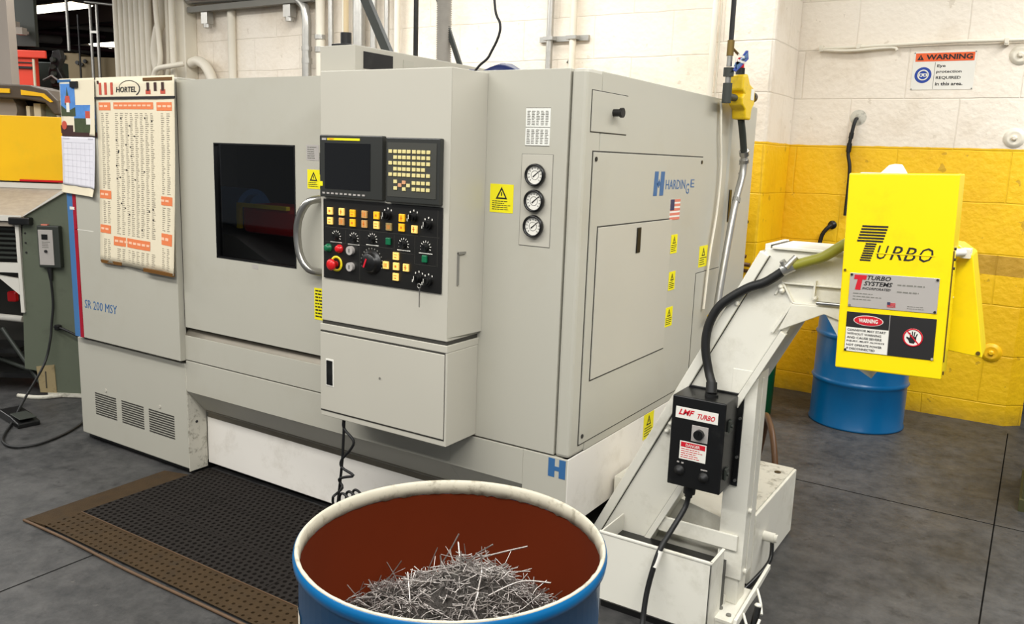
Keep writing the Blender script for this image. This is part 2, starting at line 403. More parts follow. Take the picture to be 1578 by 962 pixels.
def warn_sticker(parent, plane, d, u0, u1, z0, z1, seed=1, rows=4, name='warning_sticker', pic=.5):
    s_ = rect(name, plane, d, u0, u1, z0, z1, M_stk, parent, .0012)
    dd = d-.0012 if plane == 'F' else d+.0012
    w_ = u1-u0; h_ = z1-z0; uc = (u0+u1)/2; t = min(w_*.36, h_*pic*.45); zb = z1-h_*pic*.95
    g = G(); P0 = [(uc-t, zb), (uc+t, zb), (uc, zb+t*1.75)]; cz = zb+t*.6; P1 = [(uc+(a-uc)*.62, cz+(b_-cz)*.62) for a, b_ in P0]
    sg = -1 if plane == 'F' else 1
    def p3(a, e): return (a[0], dd+sg*e, a[1]) if plane == 'F' else (dd+sg*e, a[0], a[1])
    vs = [p3(a, .0006) for a in P0+P1]; g.add(vs, [(0, 1, 4, 3), (1, 2, 5, 4), (2, 0, 3, 5)])
    R2(plane, dd, uc-t*.09, uc+t*.09, zb+t*.45, zb+t*1.0, .0006, g)
    g.done('warning_triangle', M_ink, s_)
    lines('sticker_print', plane, dd, u0+w_*.1, u1-w_*.08, z0+h_*.08, zb-h_*.04, rows, M_ink, s_, seed, hfrac=.35)
    return s_

# ------------------------------------------------------------------ the setting
g = G(); g.box(-30, 8, -7, 22, -.1, 0); struct(g.done('floor', M_floor))
# saw-cut joints in the slab
g = G()
for a, b_ in (((-3.03, -7), (-3.03, 1.9)), ((-2.4, 4.36), (8, 4.27)), ((.03, -7), (-.03, 6.0))):
    a = Vector((*a, 0)); b_ = Vector((*b_, 0)); n = (b_-a).normalized().cross(Vector((0, 0, 1)))*.003
    g.add([a-n+Vector((0, 0, .0008)), a+n+Vector((0, 0, .0008)), b_+n+Vector((0, 0, .0008)), b_-n+Vector((0, 0, .0008))], [(0, 1, 2, 3)])
struct(g.done('trim_1', mat('joint_dark', (22, 21, 20), 1, spec=0)))
struct(box('ceiling', -30, 8, -7, 22, 3.95, 4.05, M_ceil))
WY = 6.16
g = G().prism([(-9.42, WY), (-.065, WY), (.03, WY+.09), (.03, WY+.35), (-9.42, WY+.35)], 'z', 0, 3.95)
struct(g.done('wall_back', M_wall))
struct(box('trim_2', -2.0, -1.595, 5.56, WY, 0, 3.95, M_wall, None, .02))      # column standing before the back wall
struct(box('trim_3', -8.3, -8.08, WY-.16, WY, 0, 3.95, M_cream, None, .01))   # white pier
# left bay ceiling joists
for i in range(9):
    g = G(); y = 7+i*1.6; g.box(-26, -9.6, y, y+.12, 3.6, 3.95); struct(g.done('trim_%d' % (i+4), M_ceil))
struct(box('wall_far', -27, -10, 20, 20.2, 0, 3.95, M_ceil))
struct(box('wall_left', -29, -28.8, -6, 20, 0, 3.95, M_ceil))

# ================================================================== THE LATHE
L_ = thing('cnc_lathe', 'large grey CNC lathe enclosure with window door and control console', 'machine', (-2.9, 3.4, 0))
YF = 2.49; XS = -1.312; ZT = 1.913
# ---- roof, rear and core
g = G(); g.box(-3.43, XS-.004, 2.53, 4.345, 1.885, ZT); g.box(-4.37, -3.43, 2.5, 4.3, 1.895, 1.925); g.done('roof_panel', M_paint, L_, .004)
g = G(); g.box(-4.36, XS-.01, 4.32, 4.345, .05, 1.89); g.done('rear_panel', M_paint, L_)
# ---- right front panel (between console and corner) and the rounded corner post
rp = box('front_panel', -1.80, -1.374, YF, YF+.03, .578, ZT, M_paint, L_, .002)
cp = box('corner_post', -1.369, XS, YF, YF+.12, .575, ZT, M_paint, L_, .012)
# ---- right side panel
g = G(); g.box(XS-.03, XS, 2.606, 3.955, .575, ZT); sp = g.done('side_panel', M_paint, L_, .003)
g = G(); g.prism([(XS-.03, 3.958), (XS-.004, 3.958), (XS+.006, 3.975), (XS+.006, 4.345), (XS-.03, 4.345)], 'z', .60, ZT-.006); sp2 = g.done('side_panel', M_paint, L_, .003)
g = G(); g.box(-1.36, XS-.02, 2.6, 4.3, .58, 1.88); g.done('inner_wall', M_gapdark, L_)
# service panel; the dark strip round it paints the shade of its gap
pn = box('service_panel', XS+.0005, XS+.005, 2.556, 3.616, .612, 1.645, M_paint, L_, .0015)
rect('panel_gap_shade', 'S', XS, 2.552, 3.620, .607, 1.650, M_gapdark, pn, .0014)
dr = box('access_door', XS+.005, XS+.009, 2.612, 3.286, .842, 1.388, M_paint2, L_, .0012)
rect('door_gap_shade', 'S', XS+.005, 2.607, 3.291, .837, 1.393, M_gapdark, dr, .0014)  # dark rim painted as the shade in the door gap
g = G().box(XS+.009, XS+.013, 2.936, 2.972, 1.275, 1.372); lab(g.done('door_handle', M_black, dr, .003), 'black recessed pull')
d1 = box('cover_plate', XS+.0005, XS+.004, 2.530, 2.806, 1.712, 1.845, M_paint, L_, .0015)
rect('plate_gap_shade', 'S', XS, 2.527, 2.809, 1.709, 1.848, M_gapdark, d1, .0008)  # dark edge painted as the shadow line round the plate
k = G().cyl((XS+.004, 2.692, 1.782), (XS+.03, 2.692, 1.782), .013).cyl((XS+.03, 2.692, 1.782), (XS+.04, 2.692, 1.782), .017).done('knob', M_black, d1)
for y, z in ((2.572, 1.622), (3.595, 1.625), (2.575, .64)):
    G().cyl((XS+.005, y, z), (XS+.008, y, z), .008, 12).done('screw', M_black, pn)
# lower rear hatch drawn by a dark strip painted as seam shade
h2 = box('rear_hatch', XS+.0005, XS+.003, 3.64, 3.95, .65, 1.125, M_paint, L_, .001)
rect('hatch_gap_shade', 'S', XS, 3.637, 3.953, .647, 1.128, M_gapdark, h2, .0005)
G().box(XS+.0062, XS+.010, 4.0, 4.035, 1.345, 1.50).done('grip_slot', M_black, sp2, .002)
G().box(XS+.0062, XS+.009, 4.143, 4.155, 1.70, 1.765).done('vent_slot', M_black, sp2)
g = G()
for k_ in range(5): g.box(XS+.0062, XS+.008, 4.12, 4.145, 1.44+k_*.045, 1.446+k_*.045)
g.done('vent_slot', M_grey, sp2)
# maker's logo on the service panel
u0, z0 = 3.078, 1.488
g = G()
for a, b_ in ((0, .036), (.062, .10)):
    g.prism([(u0+a, z0), (u0+b_, z0), (u0+b_+.006, z0+.095), (u0+a+.006, z0+.095)], 'x', XS+.005, XS+.0062)
g.prism([(u0+.03, z0+.045), (u0+.052, z0+.030), (u0+.052, z0+.062)], 'x', XS+.005, XS+.0062)
g.prism([(u0+.07, z0+.045), (u0+.050, z0+.035), (u0+.050, z0+.066)], 'x', XS+.005, XS+.0062)
g.done('logo_mark', M_blue, pn)
text('logo_lettering', 'HARDIN', 3.20, 1.512, 3.415, 1.550, XS+.005, M_blue, pn, 'S', th=.001)
text('logo_lettering', 'G', 3.424, 1.490, 3.462, 1.534, XS+.005, M_blue, pn, 'S', th=.001)
text('logo_lettering', 'E', 3.478, 1.517, 3.522, 1.551, XS+.005, M_blue, pn, 'S', th=.001)
fl = rect('flag_sticker', 'S', XS+.005, 3.262, 3.372, 1.385, 1.470, M_wstk, pn)
g = G()
for i in range(5): R2('S', XS+.006, 3.262, 3.372, 1.385+i*.0185, 1.396+i*.0185, .0005, g)
g.done('flag_stripes', M_flag, fl); rect('flag_canton', 'S', XS+.0065, 3.262, 3.305, 1.425, 1.470, M_navy, fl, .0006)
for i, (y0, y1, z0, z1, dd) in enumerate(((3.298, 3.368, 1.243, 1.322, XS+.005), (3.302, 3.372, 1.085, 1.165, XS+.005), (3.29, 3.37, .928, 1.012, XS+.005), (3.664, 3.772, 1.150, 1.248, XS))):
    warn_sticker(pn if i < 3 else L_, 'S', dd, y0, y1, z0, z1, 20+i)
# ---- base below the side: white, open underneath
g = G(); g.prism([(YF+.002, .572), (YF+.002, .385), (2.56, .305), (4.34, .295), (4.34, .572)], 'x', XS-.03, XS-.002)
sb = g.done('side_skirt', M_base, L_, .002)
warn_sticker(sb, 'S', XS-.002, 3.152, 3.256, .462, .572, 33)
G().box(-1.50, -1.42, 2.75, 4.3, 0, .5).done('machine_bed', M_gapdark, L_)
# ---- front skirt in body colour
g = G(); g.prism([(YF, .572), (YF, .438), (2.60, .305), (2.66, .305), (2.66, .572)], 'x', -1.83, -1.50); g.prism([(YF, .572), (YF, .385), (2.56, .305), (2.66, .305), (2.66, .572)], 'x', -1.50, XS-.004)
g.done('front_skirt', M_paint, L_, .002)
g = G(); g.prism([(YF, .592), (YF, .438), (2.60, .305), (2.66, .305), (2.66, .592)], 'x', -3.432, -1.83)
g.done('front_skirt', M_paint, L_, .002)
g = G().box(-3.432, -1.83, YF, YF+.15, .597, .718); g.done('lower_door_rail', M_paint, L_, .002)
g = G().prism([(YF+.002, .718), (YF+.03, .757), (YF+.09, .757), (YF+.09, .718)], 'x', -3.432, -1.83); g.done('sill', M_sill, L_, .001)
G().box(-3.42, -1.40, 2.598, 2.603, .283, .306).box(-3.42, -1.40, 2.585, 2.6, .318, .324).done('drip_rail', M_sill, L_)
g = G().box(-3.43, -1.42, 2.60, 2.62, .04, .284); tp = g.done('toe_panel', M_base, L_, .003)
lab(tp, 'white removable tank front below the grey skirt')
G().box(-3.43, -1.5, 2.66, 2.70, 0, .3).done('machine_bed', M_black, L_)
# H badge on the skirt corner
g = G()
for a, b_ in ((-1.392, -1.366), (-1.348, -1.322)):
    g.box(a, b_, YF-.0012, YF, .497, .566)
g.box(-1.366, -1.348, YF-.0012, YF, .522, .538)
g.done('logo_mark', M_blue, L_)
# ---- front door with window
X0, X1, Z0, Z1 = -3.177, -2.661, 1.120, 1.636
dx0, dx1, dz0, dz1 = -3.424, -1.86, .760, 1.912
g = G(); g.box(dx0, X0, YF, YF+.035, dz0, dz1); g.box(X1, dx1, YF, YF+.035, dz0, dz1); g.box(X0, X1, YF, YF+.035, Z1, dz1); g.box(X0, X1, YF, YF+.035, dz0, Z0)
fd = g.done('front_door', M_paint, L_)
g = G(); g.box(X0-.0, X0+.006, YF-.002, YF+.03, Z0, Z1); g.box(X1-.006, X1, YF-.002, YF+.03, Z0, Z1); g.box(X0, X1, YF-.002, YF+.03, Z1-.006, Z1); g.box(X0, X1, YF-.002, YF+.03, Z0, Z0+.006)
g.done('window_gasket', M_black, fd)
G().box(X0+.005, X1-.005, YF+.012, YF+.018, Z0+.005, Z1-.005).done('window_pane', M_glass, fd)
# chamber seen dimly through the window
g = G(); g.box(-4.2, -1.9, 3.45, 3.47, .9, 1.88); g.box(-4.21, -4.19, 2.66, 3.46, .9, 1.88); g.box(-1.9, -1.88, 2.56, 3.46, .9, 1.88); g.box(-4.2, -1.9, 2.66, 3.46, .86, .9)
g.done('work_chamber', M_dark, L_)
g = G().cyl((-4.15, 3.15, 1.29), (-3.66, 3.12, 1.29), .11, 28).cyl((-3.66, 3.12, 1.29), (-3.61, 3.12, 1.29), .08, 28); g.done('blue_reflection', M_blue, L_)  # blue cylinder added to stand in for a reflection in the pane
g = G().box(-3.56, -2.95, 2.95, 3.2, 1.18, 1.33); g.done('red_reflection', M_red, L_, .03)  # red block added to stand in for the pane's reddish reflection
g = G().box(-3.57, -3.20, 2.93, 2.955, 1.315, 1.335).box(-3.585, -3.56, 2.94, 2.96, 1.2, 1.32); g.done('reflection_edge', M_yel, L_)  # yellow outline of the stand-in reflection
G().cyl((-3.50, 2.95, .98), (-3.15, 2.85, 1.03), .03, 16).cyl((-3.16, 2.84, 1.02), (-3.10, 2.80, 1.02), .045, 16).done('tool_holder', M_steel, L_)
G().prism([(-3.9, .9), (-2.95, .9), (-3.55, 1.16), (-3.9, 1.2)], 'y', 2.90, 3.3).done('chip_slope', M_grey, L_)
tube('door_handle', [(-2.50, 2.485, 1.425), (-2.535, 2.44, 1.41), (-2.575, 2.43, 1.35), (-2.590, 2.43, 1.275), (-2.575, 2.43, 1.19), (-2.535, 2.44, 1.135), (-2.50, 2.485, 1.12)], .016, M_steel, fd, n=14)
s_ = rect('small_notice', 'F', YF, -2.594, -2.523, 1.577, 1.640, M_plate, fd)
lines('notice_print', 'F', YF-.001, -2.588, -2.528, 1.582, 1.634, 6, M_grey, s_, 5)
warn_sticker(fd, 'F', YF, -2.590, -2.518, 1.462, 1.540, 41, 3, pic=.62)
s_ = rect('warning_sticker', 'F', YF, -2.556, -2.440, .915, 1.050, M_stk, fd)
lines('sticker_print', 'F', YF-.001, -2.550, -2.446, .922, 1.045, 9, M_ink, s_, 6)
rect('tape_scrap', 'F', YF, -2.94, -2.90, 1.092, 1.112, M_plate, fd, .0006)
g = G().box(-3.431, -3.424, YF+.002, YF+.03, .76, 1.905); g.done('door_gap_shade', M_gapdark, fd)  # dark strip painted as shade between door and cabinet
g = G().box(-1.86, -1.80, YF+.005, YF+.03, .58, 1.912); g.done('front_panel', M_paint, L_)
# ---- gauges
gp = rect('gauge_plate', 'F', YF, -1.549, -1.427, 1.317, 1.630, M_paint2, L_, .0025, .001)
rect('plate_gap_shade', 'F', YF, -1.551, -1.425, 1.315, 1.632, M_grey, gp, .0008)  # grey edge painted as the shadow line round the gauges
for i, z in enumerate((1.561, 1.473, 1.386)):
    ga = G().revopen([(.0, .0), (.036, 0), (.039, .006), (.038, .018), (.033, .021), (.031, .016), (.031, .006), (0, .006)], (-1.488, YF-.0025, z), (0, -1, 0), 36).done('pressure_gauge', M_black, L_)
    G().rev([(.0305, .0), (.0305, .010)], (-1.488, YF-.0035, z), (0, -1, 0), 32, False).done('gauge_dial', M_wht, ga)
    g = G()
    for k_ in range(11):
        t = math.radians(225-27*k_); a = Vector((math.cos(t), math.sin(t))); n_ = Vector((-a.y, a.x))
        r0, r1 = (.021, .0275); pts = [(-1.488+a.x*r+n_.x*w_, z+a.y*r+n_.y*w_) for r, w_ in ((r0, .0008), (r1, .0008), (r1, -.0008), (r0, -.0008))]
        g.prism(pts, 'y', YF-.0140, YF-.0144)
    ring(g, 'F', YF-.0138, -1.488, z, .0145, .0155, .0006)
    g.done('dial_marks', M_ink, ga)
    t = math.radians(40); a = Vector((math.cos(t), math.sin(t))); n_ = Vector((-a.y, a.x))
    G().prism([(-1.488+a.x*r+n_.x*w_, z+a.y*r+n_.y*w_) for r, w_ in ((-.010, .0022), (.024, .0008), (.024, -.0008), (-.010, -.0022))], 'y', YF-.0146, YF-.0152).done('needle', M_ink, ga)
# chart sticker and yellow warning on the front panel
s_ = rect('data_sticker', 'F', YF, -1.540, -1.443, 1.660, 1.786, M_wstk, rp, .001)
g = G()
for zz in (1.660, 1.7215, 1.786): R2('F', YF-.001, -1.540, -1.443, zz-.001, zz+.001, .0005, g)
g.done('sticker_border', M_grey, s_)
for j in range(2):
    for i in range(5): lines('sticker_print', 'F', YF-.001, -1.534+i*.018, -1.520+i*.018, 1.665+j*.062, 1.715+j*.062, 9, M_grey, s_, 60+i+j*9, words=False, hfrac=.5)
warn_sticker(rp, 'F', YF, -1.678, -1.580, 1.424, 1.524, 50, 5, pic=.55)

# ---- left cabinet of the lathe
cu = box('upper_cabinet_door', -4.245, -3.432, 2.46, 2.50, .592, 1.918, M_paint, L_, .004)
G().box(-4.325, -4.274, 2.46, 2.50, .592, 1.918).done('blue_stripe', M_stripeb, cu)
G().box(-4.274, -4.245, 2.4595, 2.50, .592, 1.918).done('red_stripe', M_striper, cu)
cl = box('lower_cabinet', -4.36, -3.438, YF, YF+.11, .035, .575, M_paint, L_, .004)
g = G().box(-3.4385, -3.434, YF+.002, YF+.109, .02, .575); lab(g.done('cabinet_edge', M_chip, cl, .001), 'chipped white painted edge')
G().cyl((-3.4335, YF+.05, .27), (-3.431, YF+.05, .27), .007, 12).done('screw', M_black, cl)
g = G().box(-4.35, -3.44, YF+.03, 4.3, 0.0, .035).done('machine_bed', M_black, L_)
g = G().box(-4.36, -4.33, 2.50, 4.32, .05, 1.9).box(-3.47, -3.44, 2.62, 4.32, .05, .6).box(-4.36, -3.44, 2.60, 2.62, .05, 1.9); g.done('cabinet_side', M_paint, L_)
for i, x in enumerate((-4.222, -3.982, -3.747)):
    w_ = (.192, .190, .206)[i]; g = G()
    for k_ in range(10):
        g.prism([(x, .288-k_*.0128), (x+w_, .288-k_*.0128), (x+w_, .281-k_*.0128), (x, .281-k_*.0128)], 'y', YF-.001, YF+.002)
    g.done('louvre_vent', M_gapdark, cl)
for x in (-4.12, -3.655): G().cyl((x, YF-.003, .315), (x, YF, .315), .009, 12).done('screw', M_paint2, cl)
text('model_lettering', 'SR 200 MSY', -4.218, .758, -3.930, .803, 2.46, M_blue, cu, 'F', shear=.1)
G().box(-4.26, -4.10, 2.4595, 2.4605, 1.168, 1.171).box(-4.300, -4.26, 2.458, 2.46, 1.27, 1.285).done('tape_scrap', M_wht, cu)

# ---- duct on the roof
du = G().box(-2.625, -2.43, 2.60, 4.1, 1.925, 2.043).done('roof_duct', M_paint2, L_, .003)
lab(du, 'long pale grey duct box running back along the roof')
G().box(-2.4295, -2.426, 2.65, 2.83, 1.955, 2.022).done('duct_slot', M_black, du)
g = G().box(-2.4295, -2.4275, 2.90, 2.97, 1.965, 2.015); g.done('duct_label', M_paint, du)
G().cyl((-2.43, 3.06, 1.97), (-2.40, 3.06, 1.97), .02).cyl((-2.43, 3.11, 1.97), (-2.385, 3.11, 1.97), .022).done('duct_fitting', M_black, du)

# ================================================================== operator console (part of the lathe)
CY = 2.30
g = G(); zt = 1.906
pts = [(-2.322, zt), (-1.716, zt), (-1.716, .972), (-2.322, .972)]
g.box(-2.322, -1.716, CY, YF+.01, .972, zt)
oc = g.done('operator_console', M_paint2, L_, .003)
# flank folded at the upper corner, a shape standing in for a shadow edge
g = G(); a = (-1.716, CY, 1.77); b_ = (-1.722, CY, zt-.001); c_ = (-1.716, YF-.03, zt-.012); d_ = (-1.712, YF, .99); e_ = (-1.712, CY, .99)
g.add([(-1.7155, CY+.001, 1.775), (-1.7155, CY+.001, zt-.003), (-1.700, YF-.001, zt-.003)], [(0, 1, 2)])
g.add([(-1.7155, CY+.001, 1.775), (-1.700, YF-.001, zt-.003), (-1.700, YF-.001, .985), (-1.7155, CY+.001, .985)], [(0, 1, 2, 3)])
g.add([(-1.7155, CY+.001, zt-.003), (-1.700, YF-.001, zt-.003), (-1.7155, YF-.001, zt-.003)], [(0, 1, 2)])
g.done('console_flank', M_paint2, oc)
g = G().box(-2.322, -1.718, CY+.004, YF, .955, .973).done('console_seam', M_gapdark, oc)
g = G().box(-2.330, -1.712, CY-.002, YF+.01, .932, .958).done('cabinet_rim', M_paint2, oc, .002)
lc = G().prism([(CY, .932), (CY, .585), (YF, .585), (YF, .932)], 'x', -2.330, -1.712).done('console_cabinet', M_paint2, oc, .003)
g = G().box(-2.328, -1.722, CY-.004, CY+.002, .612, .925); g.done('cabinet_door', M_paint2, oc, .002)
g = G().box(-2.329, -1.720, CY-.001, CY+.001, .606, .931); g.done('door_gap_shade', M_gapdark, oc)  # dark border painted as shade round the cabinet door
g = G().box(-2.298, -2.256, CY-.0055, CY-.0035, .712, .822).done('handle_plate', M_wht, oc, .008)
g = G().box(-2.293, -2.261, CY-.008, CY-.005, .718, .816).done('door_handle', M_black, oc, .004)
G().cyl((-2.02, CY-.007, .79), (-2.02, CY-.004, .79), .004, 10).done('screw', M_grey, oc)
# screen unit
g = G(); g.box(-2.304, -1.998, CY-.024, CY, 1.449, 1.676); g.done('screen_unit', M_bez, oc, .004)
g = G(); g.box(-2.276, -2.053, CY-.0255, CY-.024, 1.481, 1.647); g.done('display_screen', M_scr, oc)
g = G(); g.box(-2.262, -2.103, CY-.0255, CY-.024, 1.657, 1.665); g.done('screen_badge', M_stk, oc)
text('badge_lettering', 'FANUC', -2.255, 1.6585, -2.228, 1.6638, CY-.0255, M_dred, oc)
G().box(-2.29, -2.268, CY-.0255, CY-.024, 1.657, 1.665).done('screen_badge', M_plate, oc)
G().box(-2.308, -2.304, CY-.02, CY-.004, 1.53, 1.61).done('card_slot', M_black, oc)
G().box(-2.306, -2.288, CY-.0258, CY-.024, 1.489, 1.506).done('yellow_tag', M_stk, oc)
g = G()
for i in range(10): g.box(-2.288+i*.022, -2.276+i*.022, CY-.0265, CY-.024, 1.461, 1.467)
g.done('soft_key_row', M_plate, oc)
# keypad unit
g = G(); g.box(-1.981, -1.743, CY-.024, CY, 1.447, 1.672); g.done('keypad_unit', M_bez, oc, .004)
g = G(); g.box(-1.972, -1.756, CY-.0255, CY-.023, 1.468, 1.655); g.done('keypad_face', M_bez2, oc)
kk = []
rows = [(1.6245, (0, 1, 2, 3, 4, 5, 6, 7, 8)), (1.6045, (1, 2, 3, 4, 5, 6, 7, 8)), (1.5845, (0, 1, 2, 3, 4, 5, 6, 7, 8)), (1.5645, (1, 2, 3, 4, 5, 6, 7)), (1.5450, (0, 1, 2, 3, 4, 5, 6, 7, 8)), (1.5190, (5, 6, 7, 8)), (1.4970, (5, 6, 7, 8))]
kx = [-1.9575, -1.9355, -1.9155, -1.8955, -1.8755, -1.8520, -1.8315, -1.8110, -1.7895]
k0 = None
allk = [(kx[i], z, 0) for z, ii in rows for i in ii]+[(-1.934, 1.521, 0), (-1.896, 1.519, 1), (-1.914, 1.509, 1), (-1.876, 1.509, 0), (-1.934, 1.498, 0), (-1.895, 1.496, 0)]
kproto = {}
for x, z, c in allk:
    if c not in kproto:
        kproto[c] = G().box(x-.0078, x+.0078, CY-.0285, CY-.025, z-.0062, z+.0062).done('keypad_key', (M_key, M_keyo)[c], oc, .001); kproto[c]['group'] = 'small keys of the keypad'; kproto[(c, 'p')] = (x, z)
    else:
        o = kproto[c].copy(); COL.objects.link(o); px_, pz_ = kproto[(c, 'p')]; o.location = kproto[c].location+Vector((x-px_, 0, z-pz_))
# black button panel
g = G().box(-2.305, -1.741, CY-.006, CY, 1.141, 1.441); g.done('button_panel', M_pan, oc, .002)
BY = CY-.006
g = G()   # engraved frame lines
for (a, b_, c_, d_) in ((-2.295, -1.845, 1.335, 1.3362), (-1.837, -1.75, 1.335, 1.3362), (-2.295, -2.19, 1.280, 1.2812), (-2.185, -2.125, 1.280, 1.2812), (-2.12, -1.96, 1.280, 1.2812), (-1.95, -1.865, 1.268, 1.2692), (-1.855, -1.765, 1.235, 1.2362), (-2.19, -2.1888, 1.28, 1.33), (-2.12, -2.1188, 1.15, 1.33), (-1.955, -1.9538, 1.27, 1.33), (-1.86, -1.8588, 1.235, 1.335), (-1.76, -1.7588, 1.235, 1.43)):
    g.box(a, b_, BY-.0006, BY, c_, d_)
g.done('panel_lines', M_gapdark, oc)
btn = [(-2.265, 1.397, 0), (-2.206, 1.397, 0), (-2.151, 1.395, 1), (-2.093, 1.395, 2), (-2.035, 1.395, 1), (-1.916, 1.394, 1), (-2.265, 1.360, 0), (-2.206, 1.361, 2), (-2.151, 1.360, 1), (-2.093, 1.360, 2), (-2.035, 1.360, 0), (-1.976, 1.358, 3), (-1.917, 1.360, 1), (-1.859, 1.358, 0), (-1.942, 1.256, 0), (-1.989, 1.219, 0), (-1.941, 1.219, 0), (-1.895, 1.219, 0), (-1.942, 1.181, 0)]
bcol = [M_btn, M_btny, mat('tan_button', (196, 150, 90), .5), mat('olive_button', (150, 130, 80), .5)]
for i, (x, z, c) in enumerate(btn):
    o = G().box(x-.0125, x+.0125, BY-.008, BY, z-.0135, z+.0135).done('push_button', bcol[c], oc, .0015); o['group'] = 'square buttons of the black panel'
    g = G(); q = i % 4
    if q == 0: g.box(x-.004, x+.004, BY-.0086, BY-.008, z-.004, z+.004)
    elif q == 1: g.box(x-.003, x+.001, BY-.0086, BY-.008, z-.009, z+.009).box(x-.007, x+.006, BY-.0086, BY-.008, z-.001, z+.001)
    elif q == 2: g.box(x-.007, x+.007, BY-.0086, BY-.008, z+.004, z+.006).box(x-.006, x+.005, BY-.0086, BY-.008, z-.006, z-.003)
    else: g.box(x-.006, x-.003, BY-.0086, BY-.008, z-.008, z+.008).box(x+.002, x+.006, BY-.0086, BY-.008, z-.007, z+.007)
    g.done('button_legend', M_btnr, oc)
for i, (x, z) in enumerate(((-1.984, 1.399), (-1.866, 1.399), (-1.800, 1.378), (-1.839, 1.186), (-1.796, 1.181))):
    g = G().cyl((x, BY, z), (x, BY-.012, z), .017, 24).cyl((x, BY-.012, z), (x, BY-.022, z), .012, 20); g.box(x-.004, x+.004, BY-.030, BY-.02, z-.012, z+.012)
    g.done('selector_switch', M_black, oc)
    g = G()
    for t in (130, 90, 50): 
        t = math.radians(t); g.box(x+.024*math.cos(t)-.002, x+.024*math.cos(t)+.002, BY-.0008, BY, z+.024*math.sin(t)-.003, z+.024*math.sin(t)+.003)
    g.box(x-.022, x-.016, BY-.012, BY-.009, z-.014, z-.004); g.box(x-.001, x+.001, BY-.0306, BY-.03, z-.004, z+.011)
    g.done('switch_mark', M_wht, oc)
for i, (x, z) in enumerate(((-2.238, 1.302), (-2.149, 1.301), (-2.058, 1.306), (-1.910, 1.300), (-1.811, 1.298))):
    G().cyl((x, BY, z), (x, BY-.016, z), .0135, 24, .011).box(x-.0015, x+.0015, BY-.018, BY-.015, z, z+.011).done('rotary_dial', M_black, oc)
    g = G()
    for k_ in range(9):
        t = math.radians(200-27.5*k_); r0, r1 = .0175, .024; a = Vector((math.cos(t), math.sin(t))); n_ = Vector((-a.y, a.x))*.0012
        g.prism([(x+a.x*r0+n_.x, z+a.y*r0+n_.y), (x+a.x*r1+n_.x, z+a.y*r1+n_.y), (x+a.x*r1-n_.x, z+a.y*r1-n_.y), (x+a.x*r0-n_.x, z+a.y*r0-n_.y)], 'y', BY-.0008, BY)
    g.box(x-.03, x+.03, BY-.0006, BY, z-.0225, z-.0195)
    g.done('dial_scale', M_wht, oc)
def pilot(x, z, m, nm, r=.013, h=.016):
    return G().revopen([(r+.003, 0), (r+.003, .006), (r, .007), (r*.95, h), (r*.6, h+.003), (0, h+.0035)], (x, BY, z), (0, -1, 0), 24).done(nm, m, oc)
lab(pilot(-2.276, 1.257, M_grn, 'pilot_button'), 'green round button'); lab(pilot(-2.219, 1.258, M_red, 'pilot_button'), 'red round button')
for z in (1.257, 1.196):
    g = G().cyl((-2.160, BY, z), (-2.160, BY-.014, z), .0165, 24).done('key_switch', M_plate, oc)
    G().box(-2.1615, -2.1585, BY-.0150, BY-.014, z-.007, z+.007).done('key_slot', M_ink, oc)
for x, z in ((-1.978, 1.306), (-1.812, 1.258)): G().box(x-.011, x+.011, BY-.009, BY, z-.013, z+.013).done('lamp_lens', M_grn, oc, .003)
g = G(); ring(g, 'F', BY, -2.236, 1.200, .021, .030, .003); g.done('stop_ring', M_yel, oc)
G().revopen([(.012, 0), (.012, .018), (.021, .020), (.022, .028), (.016, .034), (0, .036)], (-2.240, BY, 1.198), (0, -1, 0), 28).done('emergency_stop', M_red, oc)
G().revopen([(.046, 0), (.046, .003), (.036, .004), (.034, .02), (.030, .024), (0, .025)], (-2.060, BY, 1.222), (0, -1, 0), 40).done('feed_dial', M_black, oc)
g = G()
for k_ in range(15):
    t = math.radians(200-15.7*k_); r0, r1 = .0485, .0535; a = Vector((math.cos(t), math.sin(t))); n_ = Vector((-a.y, a.x))*.002
    g.prism([(-2.06+a.x*r0+n_.x, 1.222+a.y*r0+n_.y), (-2.06+a.x*r1+n_.x, 1.222+a.y*r1+n_.y), (-2.06+a.x*r1-n_.x, 1.222+a.y*r1-n_.y), (-2.06+a.x*r0-n_.x, 1.222+a.y*r0-n_.y)], 'y', BY-.0008, BY)
g.done('dial_scale', M_grey, oc)
G().prism([(-2.082, 1.205), (-2.075, 1.203), (-2.062, 1.235), (-2.068, 1.237)], 'y', BY-.0262, BY-.025).done('dial_pointer', M_dred, oc)
g = G(); ring(g, 'F', BY-.03, -1.813, 1.165, .006, .009, .002); g.box(-1.8145, -1.8115, BY-.030, BY-.027, 1.09, 1.157).done('switch_key', M_steel, oc)
# latch on the console flank
g = G().box(-1.7125, -1.706, 2.345, 2.352, 1.17, 1.285).box(-1.71, -1.702, 2.345, 2.385, 1.279, 1.287).done('flank_latch', M_grey, oc)

